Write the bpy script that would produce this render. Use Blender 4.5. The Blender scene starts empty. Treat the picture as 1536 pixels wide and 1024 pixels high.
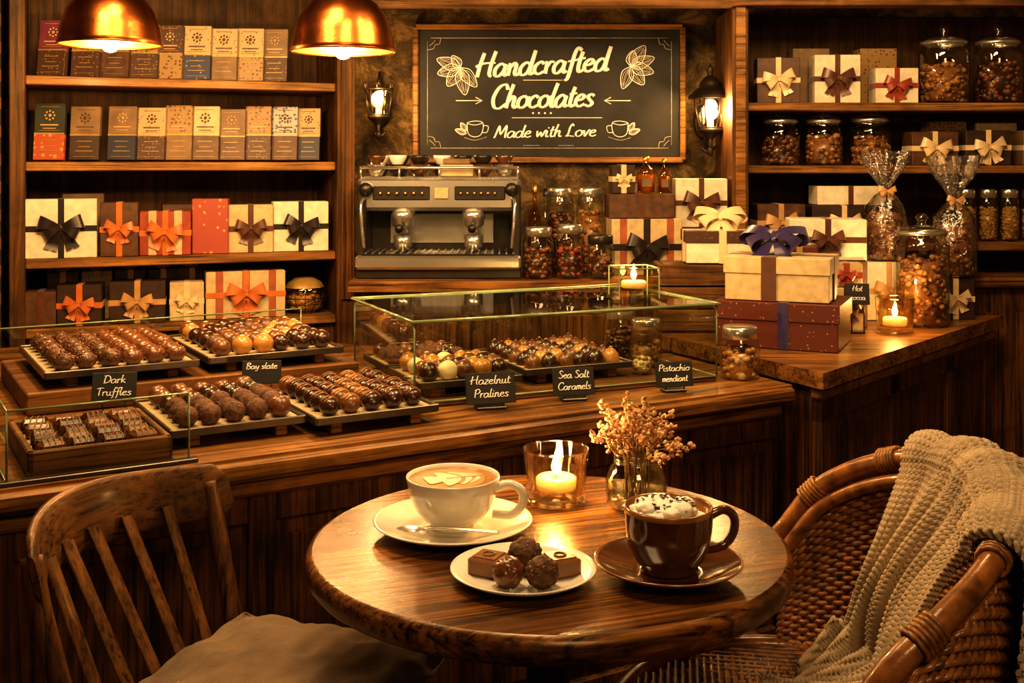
import bpy, bmesh, math, random
from mathutils import Matrix, Vector, noise
random.seed(11)
R=random.uniform
sc=bpy.context.scene
COL=sc.collection
rad=math.radians
T=Matrix.Translation
def RX(a):return Matrix.Rotation(rad(a),4,'X')
def RY(a):return Matrix.Rotation(rad(a),4,'Y')
def RZ(a):return Matrix.Rotation(rad(a),4,'Z')
def S3(x,y,z):return Matrix.Diagonal((x,y,z,1))

# ------------------------------------------------------------------ materials
def base(name):
    m=bpy.data.materials.new(name); m.use_nodes=True
    t=m.node_tree; return m,t,t.nodes['Principled BSDF']
def nd(t,typ,**k):
    n=t.nodes.new(typ)
    for a,v in k.items(): setattr(n,a,v)
    return n
def ramp(t,fac,stops):
    n=t.nodes.new('ShaderNodeValToRGB'); e=n.color_ramp.elements
    while len(e)<len(stops): e.new(.5)
    for i,(p,c) in enumerate(stops):
        e[i].position=p; e[i].color=(c[0],c[1],c[2],1)
    t.links.new(fac,n.inputs['Fac']); return n.outputs['Color']
def coords(t,scale=(1,1,1),rot=(0,0,0)):
    c=nd(t,'ShaderNodeTexCoord'); a=nd(t,'ShaderNodeMapping'); b=nd(t,'ShaderNodeMapping')
    a.inputs['Rotation'].default_value=[rad(r) for r in rot]; b.inputs['Scale'].default_value=scale
    t.links.new(c.outputs['Object'],a.inputs['Vector']); t.links.new(a.outputs[0],b.inputs['Vector'])
    return b.outputs[0]
def nz(t,vec,scale,detail=4,dist=0,rough=.5):
    n=nd(t,'ShaderNodeTexNoise'); n.inputs['Scale'].default_value=scale; n.inputs['Detail'].default_value=detail
    n.inputs['Distortion'].default_value=dist; n.inputs['Roughness'].default_value=rough
    t.links.new(vec,n.inputs['Vector']); return n.outputs['Fac']
def bump(t,b,h,st,dist=.002):
    n=nd(t,'ShaderNodeBump'); n.inputs['Strength'].default_value=st; n.inputs['Distance'].default_value=dist
    t.links.new(h,n.inputs['Height']); t.links.new(n.outputs[0],b.inputs['Normal'])
def cl(c): return tuple(max(0,min(1,x)) for x in c)
def pbr(name,col,rough=.5,metal=0,var=.2,scale=25,bp=0,bs=80,coat=0,sheen=0,sss=0):
    m,t,b=base(name)
    v=coords(t); f=nz(t,v,scale)
    c=ramp(t,f,[(.3,cl([x*(1-var) for x in col])),(.7,cl([x*(1+var) for x in col]))])
    t.links.new(c,b.inputs['Base Color'])
    b.inputs['Roughness'].default_value=rough; b.inputs['Metallic'].default_value=metal
    b.inputs['Coat Weight'].default_value=coat; b.inputs['Sheen Weight'].default_value=sheen
    if sss: b.inputs['Subsurface Weight'].default_value=sss; b.inputs['Subsurface Scale'].default_value=.01
    if bp: bump(t,b,nz(t,v,bs,3),bp)
    return m
def mul(t,c,x):
    k=nd(t,'ShaderNodeMix',data_type='RGBA',blend_type='MULTIPLY'); k.inputs[0].default_value=1
    t.links.new(c,k.inputs[6]); t.links.new(x,k.inputs[7]); return k.outputs[2]
def wood(name,dark,light,axis=0,rough=.4,coat=0,sc_=1.0,bp=.35,planks=0,mid=None,wear=1.0):
    m,t,b=base(name)
    s=[11*sc_]*3; s[axis]=.8*sc_
    v=coords(t,tuple(s)); f=nz(t,v,1.5,9,1.6,.66)
    s2=[85*sc_]*3; s2[axis]=2.0*sc_
    v2=coords(t,tuple(s2)); f2=nz(t,v2,1.5,6,.4,.65)
    mx=nd(t,'ShaderNodeMath',operation='MULTIPLY_ADD'); t.links.new(f2,mx.inputs[0]); mx.inputs[1].default_value=.42
    mm=nd(t,'ShaderNodeMath',operation='MULTIPLY'); t.links.new(f,mm.inputs[0]); mm.inputs[1].default_value=.62
    t.links.new(mm.outputs[0],mx.inputs[2]); fac=mx.outputs[0]
    md=mid or [a*.5+c*.5 for a,c in zip(dark,light)]
    c=ramp(t,fac,[(.42,dark),(.51,md),(.60,light)])
    c=mul(t,c,ramp(t,f2,[(.36,(.28,.24,.20)),(.44,(1,1,1))]))
    vb=coords(t); fb=nz(t,vb,5.5,6,.8,.62)
    c=mul(t,c,ramp(t,fb,[(.35,(1-.55*wear,)*3),(.56,(1,1,1))]))
    if planks:
        vv=coords(t); sp=nd(t,'ShaderNodeSeparateXYZ'); t.links.new(vv,sp.inputs[0])
        ax='XYZ'[1 if axis==0 else 0]
        q=nd(t,'ShaderNodeMath',operation='MULTIPLY'); t.links.new(sp.outputs[ax],q.inputs[0]); q.inputs[1].default_value=planks
        fr=nd(t,'ShaderNodeMath',operation='FRACT'); t.links.new(q.outputs[0],fr.inputs[0])
        c=mul(t,c,ramp(t,fr.outputs[0],[(0,(.15,.15,.15)),(.022,(1,1,1)),(.978,(1,1,1)),(1,(.15,.15,.15))]))
        fl=nd(t,'ShaderNodeMath',operation='FLOOR'); t.links.new(q.outputs[0],fl.inputs[0])
        wn=nd(t,'ShaderNodeTexWhiteNoise',noise_dimensions='1D'); t.links.new(fl.outputs[0],wn.inputs['W'])
        c=mul(t,c,ramp(t,wn.outputs['Value'],[(0,(.62,.62,.62)),(1,(1.0,1.0,1.0))]))
    t.links.new(c,b.inputs['Base Color'])
    rr=nd(t,'ShaderNodeMapRange'); rr.inputs['To Min'].default_value=rough*1.6; rr.inputs['To Max'].default_value=rough*.75
    t.links.new(fb,rr.inputs['Value']); t.links.new(rr.outputs[0],b.inputs['Roughness'])
    b.inputs['Coat Weight'].default_value=coat; b.inputs['Coat Roughness'].default_value=.2
    b.inputs['Specular Tint'].default_value=(1,.76,.50,1)
    bump(t,b,fac,bp,.004)
    return m
def thin(name,tint=(1,1,1),lo=.05,hi=.6,rough=.03,pw=3,wr=0):
    m,t,b=base(name); t.nodes.remove(b); o=t.nodes['Material Output']
    tr=nd(t,'ShaderNodeBsdfTransparent'); tr.inputs[0].default_value=(*tint,1)
    g=nd(t,'ShaderNodeBsdfGlossy'); g.inputs['Roughness'].default_value=rough
    lw=nd(t,'ShaderNodeLayerWeight'); lw.inputs[0].default_value=.5
    p=nd(t,'ShaderNodeMath',operation='POWER'); t.links.new(lw.outputs['Facing'],p.inputs[0]); p.inputs[1].default_value=pw
    q=nd(t,'ShaderNodeMath',operation='MULTIPLY_ADD'); t.links.new(p.outputs[0],q.inputs[0]); q.inputs[1].default_value=hi; q.inputs[2].default_value=lo
    mx=nd(t,'ShaderNodeMixShader'); t.links.new(q.outputs[0],mx.inputs[0]); t.links.new(tr.outputs[0],mx.inputs[1]); t.links.new(g.outputs[0],mx.inputs[2])
    if wr:
        bn=nd(t,'ShaderNodeBump'); bn.inputs['Strength'].default_value=wr; bn.inputs['Distance'].default_value=.01
        t.links.new(nz(t,coords(t),45,3,1),bn.inputs['Height']); t.links.new(bn.outputs[0],g.inputs['Normal']); t.links.new(bn.outputs[0],lw.inputs['Normal'])
    t.links.new(mx.outputs[0],o.inputs['Surface']); return m
def emis(name,col,st):
    m,t,b=base(name); b.inputs['Base Color'].default_value=(*col,1)
    b.inputs['Emission Color'].default_value=(*col,1); b.inputs['Emission Strength'].default_value=st; return m
def dots(name,c1,c2,scale=90,rough=.5,th=.25,metal=0):
    m,t,b=base(name); v=coords(t); n=nd(t,'ShaderNodeTexVoronoi'); n.inputs['Scale'].default_value=scale
    n.inputs['Randomness'].default_value=.55
    t.links.new(v,n.inputs['Vector'])
    t.links.new(ramp(t,n.outputs['Distance'],[(th-.04,c2),(th+.04,c1)]),b.inputs['Base Color']); b.inputs['Roughness'].default_value=rough; b.inputs['Metallic'].default_value=metal
    return m

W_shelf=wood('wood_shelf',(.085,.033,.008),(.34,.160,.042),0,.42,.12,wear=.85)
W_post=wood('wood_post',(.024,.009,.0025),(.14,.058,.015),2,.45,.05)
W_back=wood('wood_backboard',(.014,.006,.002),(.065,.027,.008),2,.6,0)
W_top=wood('wood_countertop',(.040,.0145,.0035),(.32,.142,.034),0,.36,.14)
W_panel=wood('wood_panelling',(.013,.005,.0013),(.15,.060,.015),2,.46,.06)
W_table=wood('wood_table',(.048,.016,.0035),(.39,.168,.038),0,.21,.28,1.0,.5,9,mid=(.19,.073,.016),wear=1.0)
W_chair=wood('wood_chair',(.034,.013,.004),(.19,.080,.022),1,.42,.14)
W_chairv=wood('wood_chair_v',(.034,.013,.004),(.18,.076,.021),2,.42,.14)
W_crate=wood('wood_crate',(.045,.017,.005),(.21,.092,.025),0,.55)
W_floor=wood('wood_floor',(.012,.005,.002),(.09,.037,.010),1,.45,.1,1,.2,7)
def brickmat():
    m,t,b=base('brick_wall'); v=coords(t,(1,1,1),(90,0,0))
    n=nd(t,'ShaderNodeTexBrick'); n.inputs['Scale'].default_value=6; n.inputs['Color1'].default_value=(.16,.075,.03,1); n.inputs['Color2'].default_value=(.09,.045,.02,1); n.inputs['Mortar'].default_value=(.03,.02,.012,1)
    t.links.new(v,n.inputs['Vector']); t.links.new(n.outputs[0],b.inputs['Base Color']); b.inputs['Roughness'].default_value=.85; bump(t,b,n.outputs['Fac'],-.6,.01); return m
M_brick=brickmat()
def plaster():
    m,t,b=base('aged_plaster'); v=coords(t); f=nz(t,v,8,12,.6,.76)
    t.links.new(ramp(t,f,[(.39,(.018,.011,.004)),(.5,(.105,.064,.020)),(.61,(.31,.20,.065))]),b.inputs['Base Color']); b.inputs['Roughness'].default_value=.62
    bump(t,b,nz(t,v,34,8,0,.75),1.0,.018); return m
M_plaster=plaster()
M_ceil=pbr('ceiling_paint',(.10,.06,.025),.8)
M_wall=pbr('wall_paint',(.10,.055,.022),.8,scale=5)
M_slate=pbr('chalkboard_slate',(.013,.012,.010),.7,0,.7,7,.1)
M_chalk=pbr('chalk',(.86,.84,.76),.9,0,.12,60)
M_chalk2=pbr('chalk_soft',(.42,.39,.32),.9,0,.3,60)
M_copper=pbr('copper',(.42,.135,.034),.28,1,.5,12,.5,26)
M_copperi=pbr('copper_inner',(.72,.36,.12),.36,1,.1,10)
M_iron=pbr('black_iron',(.03,.020,.012),.42,.6,.3,20,.2)
M_brass=pbr('brass',(.55,.33,.10),.35,1,.2)
M_steel=pbr('steel',(.68,.66,.60),.24,.9,.08,8)
M_dsteel=pbr('dark_steel',(.055,.05,.042),.3,.7,.15)
M_black=pbr('black_plastic',(.012,.010,.008),.35)
G=thin('clear_glass',(.95,.96,.90),.10,.85,.03,2.6)
Gpane=thin('pane_glass',(.89,.935,.86),.085,.65,.02,2.6)
Gamb=thin('amber_glass',(.95,.66,.25),.08,.5)
Gcan=thin('candle_glass',(1,.92,.72),.11,.85,.04,2.6)
Gcel=thin('cellophane',(.93,.91,.88),.20,.8,.1,2,.9)
M_edge=pbr('glass_edge',(.20,.27,.13),.10,0,.4,8,coat=.8)
M_bulb=emis('bulb_glow',(1,.60,.20),24)
M_amber=emis('amber_glow_glass',(1,.40,.08),3.0)
M_flame=emis('flame',(1,.56,.15),24)
M_wax=pbr('wax',(.86,.68,.38),.4,0,.05,20,sss=.3)
# chocolate
C_dark=pbr('choc_dark',(.034,.012,.005),.27,0,.35,60,.35,140,coat=.4)
C_milk=pbr('choc_milk',(.13,.048,.015),.32,0,.3,60,.35,140,coat=.3)
C_milk2=pbr('choc_milk_bar',(.20,.085,.028),.36,0,.15,60,.1,140,coat=.2)
C_cocoa=pbr('choc_cocoa',(.090,.037,.014),.75,0,.7,120,1,160)
C_nutc=pbr('choc_nut_coat',(.075,.029,.009),.45,0,.7,160,1,200,coat=.3)
C_white=pbr('choc_white',(.76,.64,.41),.4,0,.08)
C_gold=pbr('choc_caramel',(.42,.20,.045),.3,0,.3,coat=.4)
M_tray=pbr('tray_metal',(.13,.11,.085),.3,.8,.2)
M_paper=pbr('tray_paper',(.42,.33,.20),.6,0,.1)
M_cer=pbr('ceramic_cream',(.76,.72,.62),.18,0,.04,8,coat=.6)
M_spk=dots('ceramic_speckle',(.78,.75,.66),(.33,.24,.14),150,.2,.10)
M_brn=pbr('ceramic_brown',(.085,.033,.012),.16,0,.35,14,coat=.8)
M_brnrim=pbr('ceramic_brown_rim',(.24,.11,.035),.2,0,.2,coat=.7)
M_cream=pbr('whipped_cream',(.86,.83,.75),.55,0,.04,30,.2,40,sss=.3)
M_cocoa_l=pbr('cocoa_liquid',(.22,.10,.034),.25)
M_crema=pbr('latte_crema',(.36,.165,.042),.35,0,.25,90)
M_foam=pbr('latte_foam',(.82,.69,.49),.4,0,.05,60)
M_crema2=pbr('latte_blend',(.50,.29,.11),.38,0,.12,90)
M_ratt=pbr('rattan',(.25,.10,.025),.30,0,.6,40,.3,120,coat=.25)
M_ratt2=pbr('rattan_weave',(.28,.125,.034),.40,0,.65,60,.3,120,coat=.1)
def fabric(name,c,sc_,st,sheen=.4):
    m,t,b=base(name); v=coords(t)
    n=nd(t,'ShaderNodeTexVoronoi'); n.inputs['Scale'].default_value=sc_; t.links.new(v,n.inputs['Vector'])
    f=nz(t,v,9,6,0,.65)
    t.links.new(ramp(t,f,[(.3,[x*.6 for x in c]),(.7,cl([x*1.2 for x in c]))]),b.inputs['Base Color'])
    b.inputs['Roughness'].default_value=.95; b.inputs['Sheen Weight'].default_value=sheen; bump(t,b,n.outputs['Distance'],st,.006); return m
M_blank=fabric('knit_blanket',(.48,.375,.25),260,-.6,.1)
M_cush=fabric('cushion_fabric',(.18,.122,.070),420,.35,.1)
M_flow=pbr('dried_flower',(.55,.30,.13),.8,0,.45,90)
M_flow2=pbr('dried_flower_pale',(.74,.53,.30),.8,0,.3,90)
M_stem=pbr('dried_stem',(.22,.14,.05),.8)
# papers & ribbons
P_white=pbr('paper_ivory',(.68,.60,.44),.6,0,.16,40)
P_cream=pbr('paper_cream',(.50,.385,.205),.6,0,.18,40)
P_brown=pbr('paper_brown',(.080,.034,.012),.5,0,.4,40)
P_dark=pbr('paper_dark',(.034,.016,.008),.5,0,.4,40)
P_maroon=dots('paper_maroon_dots',(.085,.017,.009),(.42,.20,.07),62,.45,.12)
P_maroonp=pbr('paper_maroon',(.11,.024,.013),.45,0,.2)
P_red=pbr('paper_red',(.27,.045,.018),.5,0,.25,40)
P_pink=dots('paper_red_pattern',(.32,.065,.040),(.52,.30,.08),48,.5,.32)
P_stripe=pbr('paper_terracotta',(.31,.085,.032),.5,0,.2)
P_gold=pbr('paper_gold',(.38,.24,.07),.4,.3,.2)
P_tan=pbr('paper_tan',(.17,.10,.042),.55,0,.25)
P_blue=dots('paper_blue',(.018,.024,.065),(.28,.21,.12),70,.5,.2)
P_navy=pbr('paper_navy',(.014,.016,.038),.5)
P_bluew=dots('paper_blue_white',(.38,.35,.29),(.05,.07,.15),85,.5,.36)
P_purple=pbr('paper_purple',(.13,.022,.040),.5,0,.3)
P_green=pbr('paper_green',(.020,.026,.013),.5)
P_orange=dots('paper_orange',(.34,.065,.016),(.52,.25,.06),50,.5,.3)
P_chocd=dots('paper_choc_pattern',(.055,.022,.009),(.24,.135,.05),95,.5,.22)
P_creamd=dots('paper_cream_pattern',(.40,.29,.14),(.18,.10,.036),80,.55,.20)
P_goldd=dots('paper_gold_pattern',(.27,.16,.05),(.09,.04,.013),75,.45,.30)
B_blk=pbr('ribbon_black',(.016,.010,.008),.35,0,.2,sheen=.2)
B_or=pbr('ribbon_orange',(.52,.145,.030),.35,0,.2,sheen=.2)
B_cr=pbr('ribbon_cream',(.66,.50,.28),.35,0,.12,sheen=.2)
B_br=pbr('ribbon_brown',(.090,.032,.014),.35,0,.2,sheen=.2)
B_navy=pbr('ribbon_navy',(.022,.013,.075),.3,0,.3,sheen=.25)
B_tan=pbr('ribbon_tan',(.45,.26,.10),.35,0,.15,sheen=.2)
B_red=pbr('ribbon_red',(.26,.042,.020),.35,0,.15,sheen=.2)
NUT=[pbr('nut_a',(.22,.088,.025),.42,0,.4,60,coat=.3),pbr('nut_b',(.10,.037,.012),.40,0,.3,60,coat=.3),pbr('nut_c',(.40,.20,.06),.5,0,.3,60)]
NUTD=[C_dark,C_milk,NUT[1],NUT[0]]

# ------------------------------------------------------------------ mesh builder
_ico={}
def ico(sub):
    if sub not in _ico:
        bm=bmesh.new(); bmesh.ops.create_icosphere(bm,subdivisions=sub,radius=1)
        _ico[sub]=([v.co.copy() for v in bm.verts],[tuple(v.index for v in f.verts) for f in bm.faces]); bm.free()
    return _ico[sub]
def cr(pts,n=6,closed=False):
    P=[Vector(p) for p in pts]; out=[]; L=len(P)
    if L<3: return P
    rng=L if closed else L-1
    for i in range(rng):
        g=(lambda k:P[k%L]) if closed else (lambda k:P[max(0,min(L-1,k))])
        a,b,c,d=g(i-1),g(i),g(i+1),g(i+2)
        for j in range(n):
            t=j/n; out.append(.5*((2*b)+(c-a)*t+(2*a-5*b+4*c-d)*t*t+(3*b-a-3*c+d)*t**3))
    if not closed: out.append(P[-1])
    return out
class MB:
    def __init__(s): s.v=[];s.f=[];s.m=[];s.sm=[];s.mats=[]
    def add(s,vs,fs,mat,M=None,smooth=True):
        o=len(s.v)
        if M is not None: vs=[M@Vector(v) for v in vs]
        s.v.extend([tuple(v) for v in vs])
        if mat not in s.mats: s.mats.append(mat)
        i=s.mats.index(mat)
        for f in fs: s.f.append(tuple(a+o for a in f))
        s.m+= [i]*len(fs); s.sm+=[smooth]*len(fs)
    def box(s,c,size,mat,M=None,bev=.003):
        h=[x/2 for x in size]; b=min(bev,min(h)*.45); vs=[];idx={}
        for sx in(-1,1):
            for sy in(-1,1):
                for sz in(-1,1):
                    for a in range(3):
                        q=[h[0]-b,h[1]-b,h[2]-b]; q[a]=h[a]
                        idx[(sx,sy,sz,a)]=len(vs); vs.append(Vector((sx*q[0],sy*q[1],sz*q[2])))
        fs=[]
        for a in range(3):
            i,j=[k for k in range(3) if k!=a]
            for sg in(-1,1):
                f=[]
                for p,q in((-1,-1),(1,-1),(1,1),(-1,1)):
                    c3=[0,0,0];c3[a]=sg;c3[i]=p;c3[j]=q;f.append(idx[(*c3,a)])
                fs.append(f)
            for p in(-1,1):
                for q in(-1,1):
                    def I(k,ax):
                        c3=[0,0,0];c3[a]=k;c3[i]=p;c3[j]=q;return idx[(*c3,ax)]
                    fs.append([I(-1,i),I(1,i),I(1,j),I(-1,j)])
        for sx in(-1,1):
            for sy in(-1,1):
                for sz in(-1,1): fs.append([idx[(sx,sy,sz,a)] for a in range(3)])
        for k,f in enumerate(fs):
            n=(vs[f[1]]-vs[f[0]]).cross(vs[f[2]]-vs[f[1]]); cc=sum((vs[x] for x in f),Vector())
            if n.dot(cc)<0: fs[k]=f[::-1]
        Mx=T(c) if M is None else M@T(c)
        s.add(vs,fs,mat,Mx,False)
    def bx(s,x0,x1,y0,y1,z0,z1,mat,M=None,bev=.003):
        s.box(((x0+x1)/2,(y0+y1)/2,(z0+z1)/2),(abs(x1-x0),abs(y1-y0),abs(z1-z0)),mat,M,bev)
    def lathe(s,prof,mat,M=None,seg=36,smooth=True,mod=None):
        vs=[];fs=[];n=len(prof)
        for (r,z) in prof:
            for k in range(seg):
                a=2*math.pi*k/seg; rr=r*(mod(a,z) if mod else 1)
                vs.append((rr*math.cos(a),rr*math.sin(a),z))
        for i in range(n-1):
            for k in range(seg):
                k2=(k+1)%seg; fs.append((i*seg+k,i*seg+k2,(i+1)*seg+k2,(i+1)*seg+k))
        s.add(vs,fs,mat,M,smooth)
    def disc(s,r,z,mat,M=None,seg=40,up=True):
        vs=[(r*math.cos(2*math.pi*k/seg),r*math.sin(2*math.pi*k/seg),z) for k in range(seg)]
        f=tuple(range(seg)); s.add(vs,[f if up else f[::-1]],mat,M,False)
    def tube(s,pts,r,mat,seg=8,M=None,closed=False):
        P=[Vector(p) for p in pts]; n=len(P); vs=[];fs=[]
        rr=r if isinstance(r,(list,tuple)) else [r]*n
        up=None
        for i in range(n):
            d=(P[(i+1)%n]-P[i-1]) if closed else (P[min(i+1,n-1)]-P[max(i-1,0)])
            if d.length<1e-9: d=Vector((0,0,1))
            d.normalize()
            if up is None:
                up=Vector((0,0,1)) if abs(d.z)<.9 else Vector((1,0,0))
            up=(up-d*up.dot(d)); 
            if up.length<1e-6: up=d.orthogonal()
            up.normalize(); sd=d.cross(up)
            for k in range(seg):
                a=2*math.pi*k/seg; vs.append(P[i]+(up*math.cos(a)+sd*math.sin(a))*rr[i])
        for i in range(n if closed else n-1):
            j=(i+1)%n
            for k in range(seg):
                k2=(k+1)%seg; fs.append((i*seg+k,i*seg+k2,j*seg+k2,j*seg+k))
        if not closed:
            fs.append(tuple(range(seg))[::-1]); fs.append(tuple((n-1)*seg+k for k in range(seg)))
        s.add(vs,fs,mat,M,True)
    def ball(s,c,r,mat,sub=2,sc3=(1,1,1),rot=None,nzs=0,nf=2,M=None,seed=0):
        V,F=ico(sub); Q=T(c)@(rot if rot else Matrix.Identity(4))@S3(*[x*r for x in sc3])
        if M is not None: Q=M@Q
        if nzs: V=[v*(1+nzs*noise.noise(v*nf+Vector((seed*3.1,seed,0)))) for v in V]
        s.add(V,F,mat,Q,True)
    def strip(s,pts,ws,mat,M=None):
        vs=[];fs=[]
        for p,w in zip(pts,ws): vs+= [Vector(p)-Vector(w),Vector(p)+Vector(w)]
        for i in range(len(pts)-1): fs.append((2*i,2*i+1,2*i+3,2*i+2))
        s.add(vs,fs,mat,M,True)
    def prism(s,poly,z0,z1,mat,M=None):
        n=len(poly); vs=[(x,y,z0) for x,y in poly]+[(x,y,z1) for x,y in poly]
        fs=[tuple(range(n))[::-1],tuple(range(n,2*n))]+[(i,(i+1)%n,(i+1)%n+n,i+n) for i in range(n)]
        s.add(vs,fs,mat,M,False)
    def grid(s,fn,nu,nv,mat,M=None):
        vs=[fn(i/nu,j/nv) for j in range(nv+1) for i in range(nu+1)]; w=nu+1
        fs=[(j*w+i,j*w+i+1,(j+1)*w+i+1,(j+1)*w+i) for j in range(nv) for i in range(nu)]
        s.add(vs,fs,mat,M,True)
    def obj(s,name,loc=(0,0,0),rz=0,parent=None,solid=0):
        me=bpy.data.meshes.new(name); me.from_pydata(s.v,[],s.f)
        for m in s.mats: me.materials.append(m)
        me.polygons.foreach_set('material_index',s.m); me.polygons.foreach_set('use_smooth',s.sm); me.update()
        o=bpy.data.objects.new(name,me); COL.objects.link(o); o.location=loc; o.rotation_euler=(0,0,rad(rz))
        if parent: o.parent=parent
        if solid: a=o.modifiers.new('solid','SOLIDIFY'); a.thickness=solid; a.offset=0
        return o

# ------------------------------------------------------------------ hand lettering
GL={
'a':([[(.75,.8),(.4,1),(.05,.6),(.1,.1),(.4,0),(.7,.4),(.78,.95)],[(.78,.95),(.75,.3),(.85,.02),(1.05,.15)]],1.0),
'c':([[(.7,.8),(.45,1),(.1,.7),(.08,.25),(.4,0),(.8,.2)]],.82),
'd':([[(.75,.8),(.4,1),(.05,.6),(.1,.1),(.4,0),(.7,.4),(.9,1.95)],[(.9,1.95),(.78,.3),(.9,.02),(1.1,.15)]],1.06),
'e':([[(.1,.5),(.5,.6),(.65,.85),(.4,1),(.1,.7),(.08,.25),(.4,0),(.82,.2)]],.85),
'f':([[(.85,1.75),(.6,2),(.4,1.6),(.32,.5),(.22,-.5),(0,-.6)],[(.0,.9),(.7,1.0)]],.66),
'h':([[(.25,2),(.12,1),(.1,0)],[(.12,.5),(.38,.97),(.6,.85),(.6,.3),(.75,.02),(.95,.15)]],.92),
'i':([[(.15,1),(.12,.2),(.25,0),(.45,.15)],[(.2,1.38),(.22,1.45),(.24,1.4)]],.45),
'k':([[(.22,2),(.1,1),(.1,0)],[(.65,1),(.15,.5),(.4,.35),(.8,.02)]],.8),
'l':([[(.28,2),(.14,1),(.14,.2),(.27,0),(.47,.15)]],.45),
'm':([[(.1,1),(.1,.5),(.1,0)],[(.1,.6),(.35,1),(.5,.8),(.48,0)],[(.48,.6),(.75,1),(.9,.8),(.88,.15),(1,0),(1.15,.15)]],1.12),
'n':([[(.1,1),(.1,.5),(.1,0)],[(.1,.6),(.4,1),(.58,.8),(.56,.2),(.7,0),(.9,.15)]],.9),
'o':([[(.45,1),(.1,.75),(.08,.25),(.4,0),(.75,.25),(.75,.75),(.45,1),(.7,.85),(.95,.9)]],.92),
'r':([[(.1,1),(.1,.5),(.12,0)],[(.12,.55),(.35,.95),(.64,.9)]],.66),
's':([[(.62,.85),(.35,1),(.12,.8),(.35,.5),(.58,.25),(.35,0),(.02,.12)]],.7),
't':([[(.32,1.65),(.22,.9),(.22,.25),(.35,0),(.6,.15)],[(0,1.05),(.3,1.08),(.62,1.12)]],.6),
'u':([[(.1,1),(.1,.25),(.3,0),(.6,.3)],[(.65,1),(.62,.2),(.75,0),(.95,.15)]],.9),
'v':([[(.05,.95),(.15,.5),(.3,.02),(.6,.95),(.8,.9)]],.78),
'w':([[(.05,1),(.2,.05),(.5,.8),(.7,.05),(1,1),(1.15,.95)]],1.1),
'z':([[(.05,1),(.35,1.02),(.62,1),(.3,.5),(.05,0),(.35,.02),(.68,.03)]],.74),
'H':([[(.25,1.95),(.12,1),(.08,0)],[(1.1,2.05),(.95,1),(.95,.2),(1.15,0)],[(-.2,.85),(.4,1.1),(1.25,1.1)]],1.3),
'C':([[(1.1,1.55),(.85,2),(.35,1.75),(.08,.9),(.3,.15),(.75,0),(1.2,.35)]],1.22),
'M':([[(-.1,.05),(.05,.2),(.3,1.9),(.65,.5),(1.15,1.95),(1.25,.2),(1.4,0)]],1.5),
'L':([[(.65,1.65),(.48,2),(.27,1.5),(.22,.4),(.02,.05),(.4,.12),(1,0)]],1.08),
'D':([[(.35,1.9),(.2,1),(.2,0)],[(0,1.8),(.7,1.9),(1.15,1.2),(.9,.3),(.05,0)]],1.3),
'T':([[(.5,1.9),(.4,1),(.4,0)],[(-.05,1.75),(.5,1.95),(1.1,1.9)]],.95),
'S':([[(.95,1.65),(.6,2),(.25,1.6),(.6,1.0),(.9,.5),(.5,0),(.05,.25)]],1.05),
'P':([[(.3,1.9),(.15,1),(.15,0)],[(0,1.7),(.6,2),(.95,1.5),(.6,.95),(.2,1)]],1.0),
'B':([[(.3,1.9),(.15,1),(.15,0)],[(0,1.7),(.6,2),(.85,1.5),(.4,1.05),(.95,.6),(.6,0),(.05,.05)]],1.05),
'y':([[(.1,1),(.15,.4),(.4,.2),(.65,.6)],[(.7,1),(.6,0),(.3,-.65),(.05,-.5)]],.8),
' ':([],.55)}
def text(mb,st,cx,cy,w,h,r,mat,M,shear=.22,z=0,seg=6):
    st=[c for c in st if c in GL]
    adv=sum(GL[c][1] for c in st); sx=w/adv; x=cx-w/2
    for c in st:
        for stk in GL[c][0]:
            p=[Vector((x+q.x*sx+q.y*h*shear,cy+q.y*h,z)) for q in cr([(a,b,0) for a,b in stk],5)]
            rr=[]
            for i in range(len(p)):
                d=p[min(i+1,len(p)-1)]-p[max(i-1,0)]
                rr.append(r*(.55+.70*abs(d.y)/max(d.length,1e-6)))
            rr=[(rr[max(i-1,0)]+rr[i]+rr[min(i+1,len(rr)-1)])/3 for i in range(len(rr))]
            mb.tube(p,rr,mat,seg,M)
        x+=GL[c][1]*sx

# ------------------------------------------------------------------ generic prop makers
def bow(mb,M,s,mat):
    for sg in(-1,1):
        for ang,L,Wd in((16,1.0,.26),(-26,.80,.22)):
            pts=[];ws=[]; Q=RZ(sg*ang)
            for i in range(17):
                th=2*math.pi*i/16; x=L*(1-math.cos(th))/2
                pts.append(Q@Vector((sg*x*s,.05*s*math.sin(th),s*(.22+.19*math.sin(th)))))
                ws.append(Q@Vector((0,(.08+Wd*x/L)*s,s*.05*math.sin(th*2))))
            mb.strip(pts,ws,mat,M)
        for fx,fy in((.62,-.95),(.30,-1.05)):
            pts=[];ws=[]
            for i in range(9):
                t=i/8; pts.append((sg*(.04+fx*t)*s,fy*t*s,s*(.14+.06*math.sin(t*7)-.08*t))); ws.append((.11*s*(.8+.4*t),.05*s*sg,0))
            mb.strip(pts,ws,mat,M)
            if fx<.5 and sg>0: break
    mb.ball((0,0,.22*s),.14*s,mat,2,(1,1.25,.8),M=M)
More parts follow.
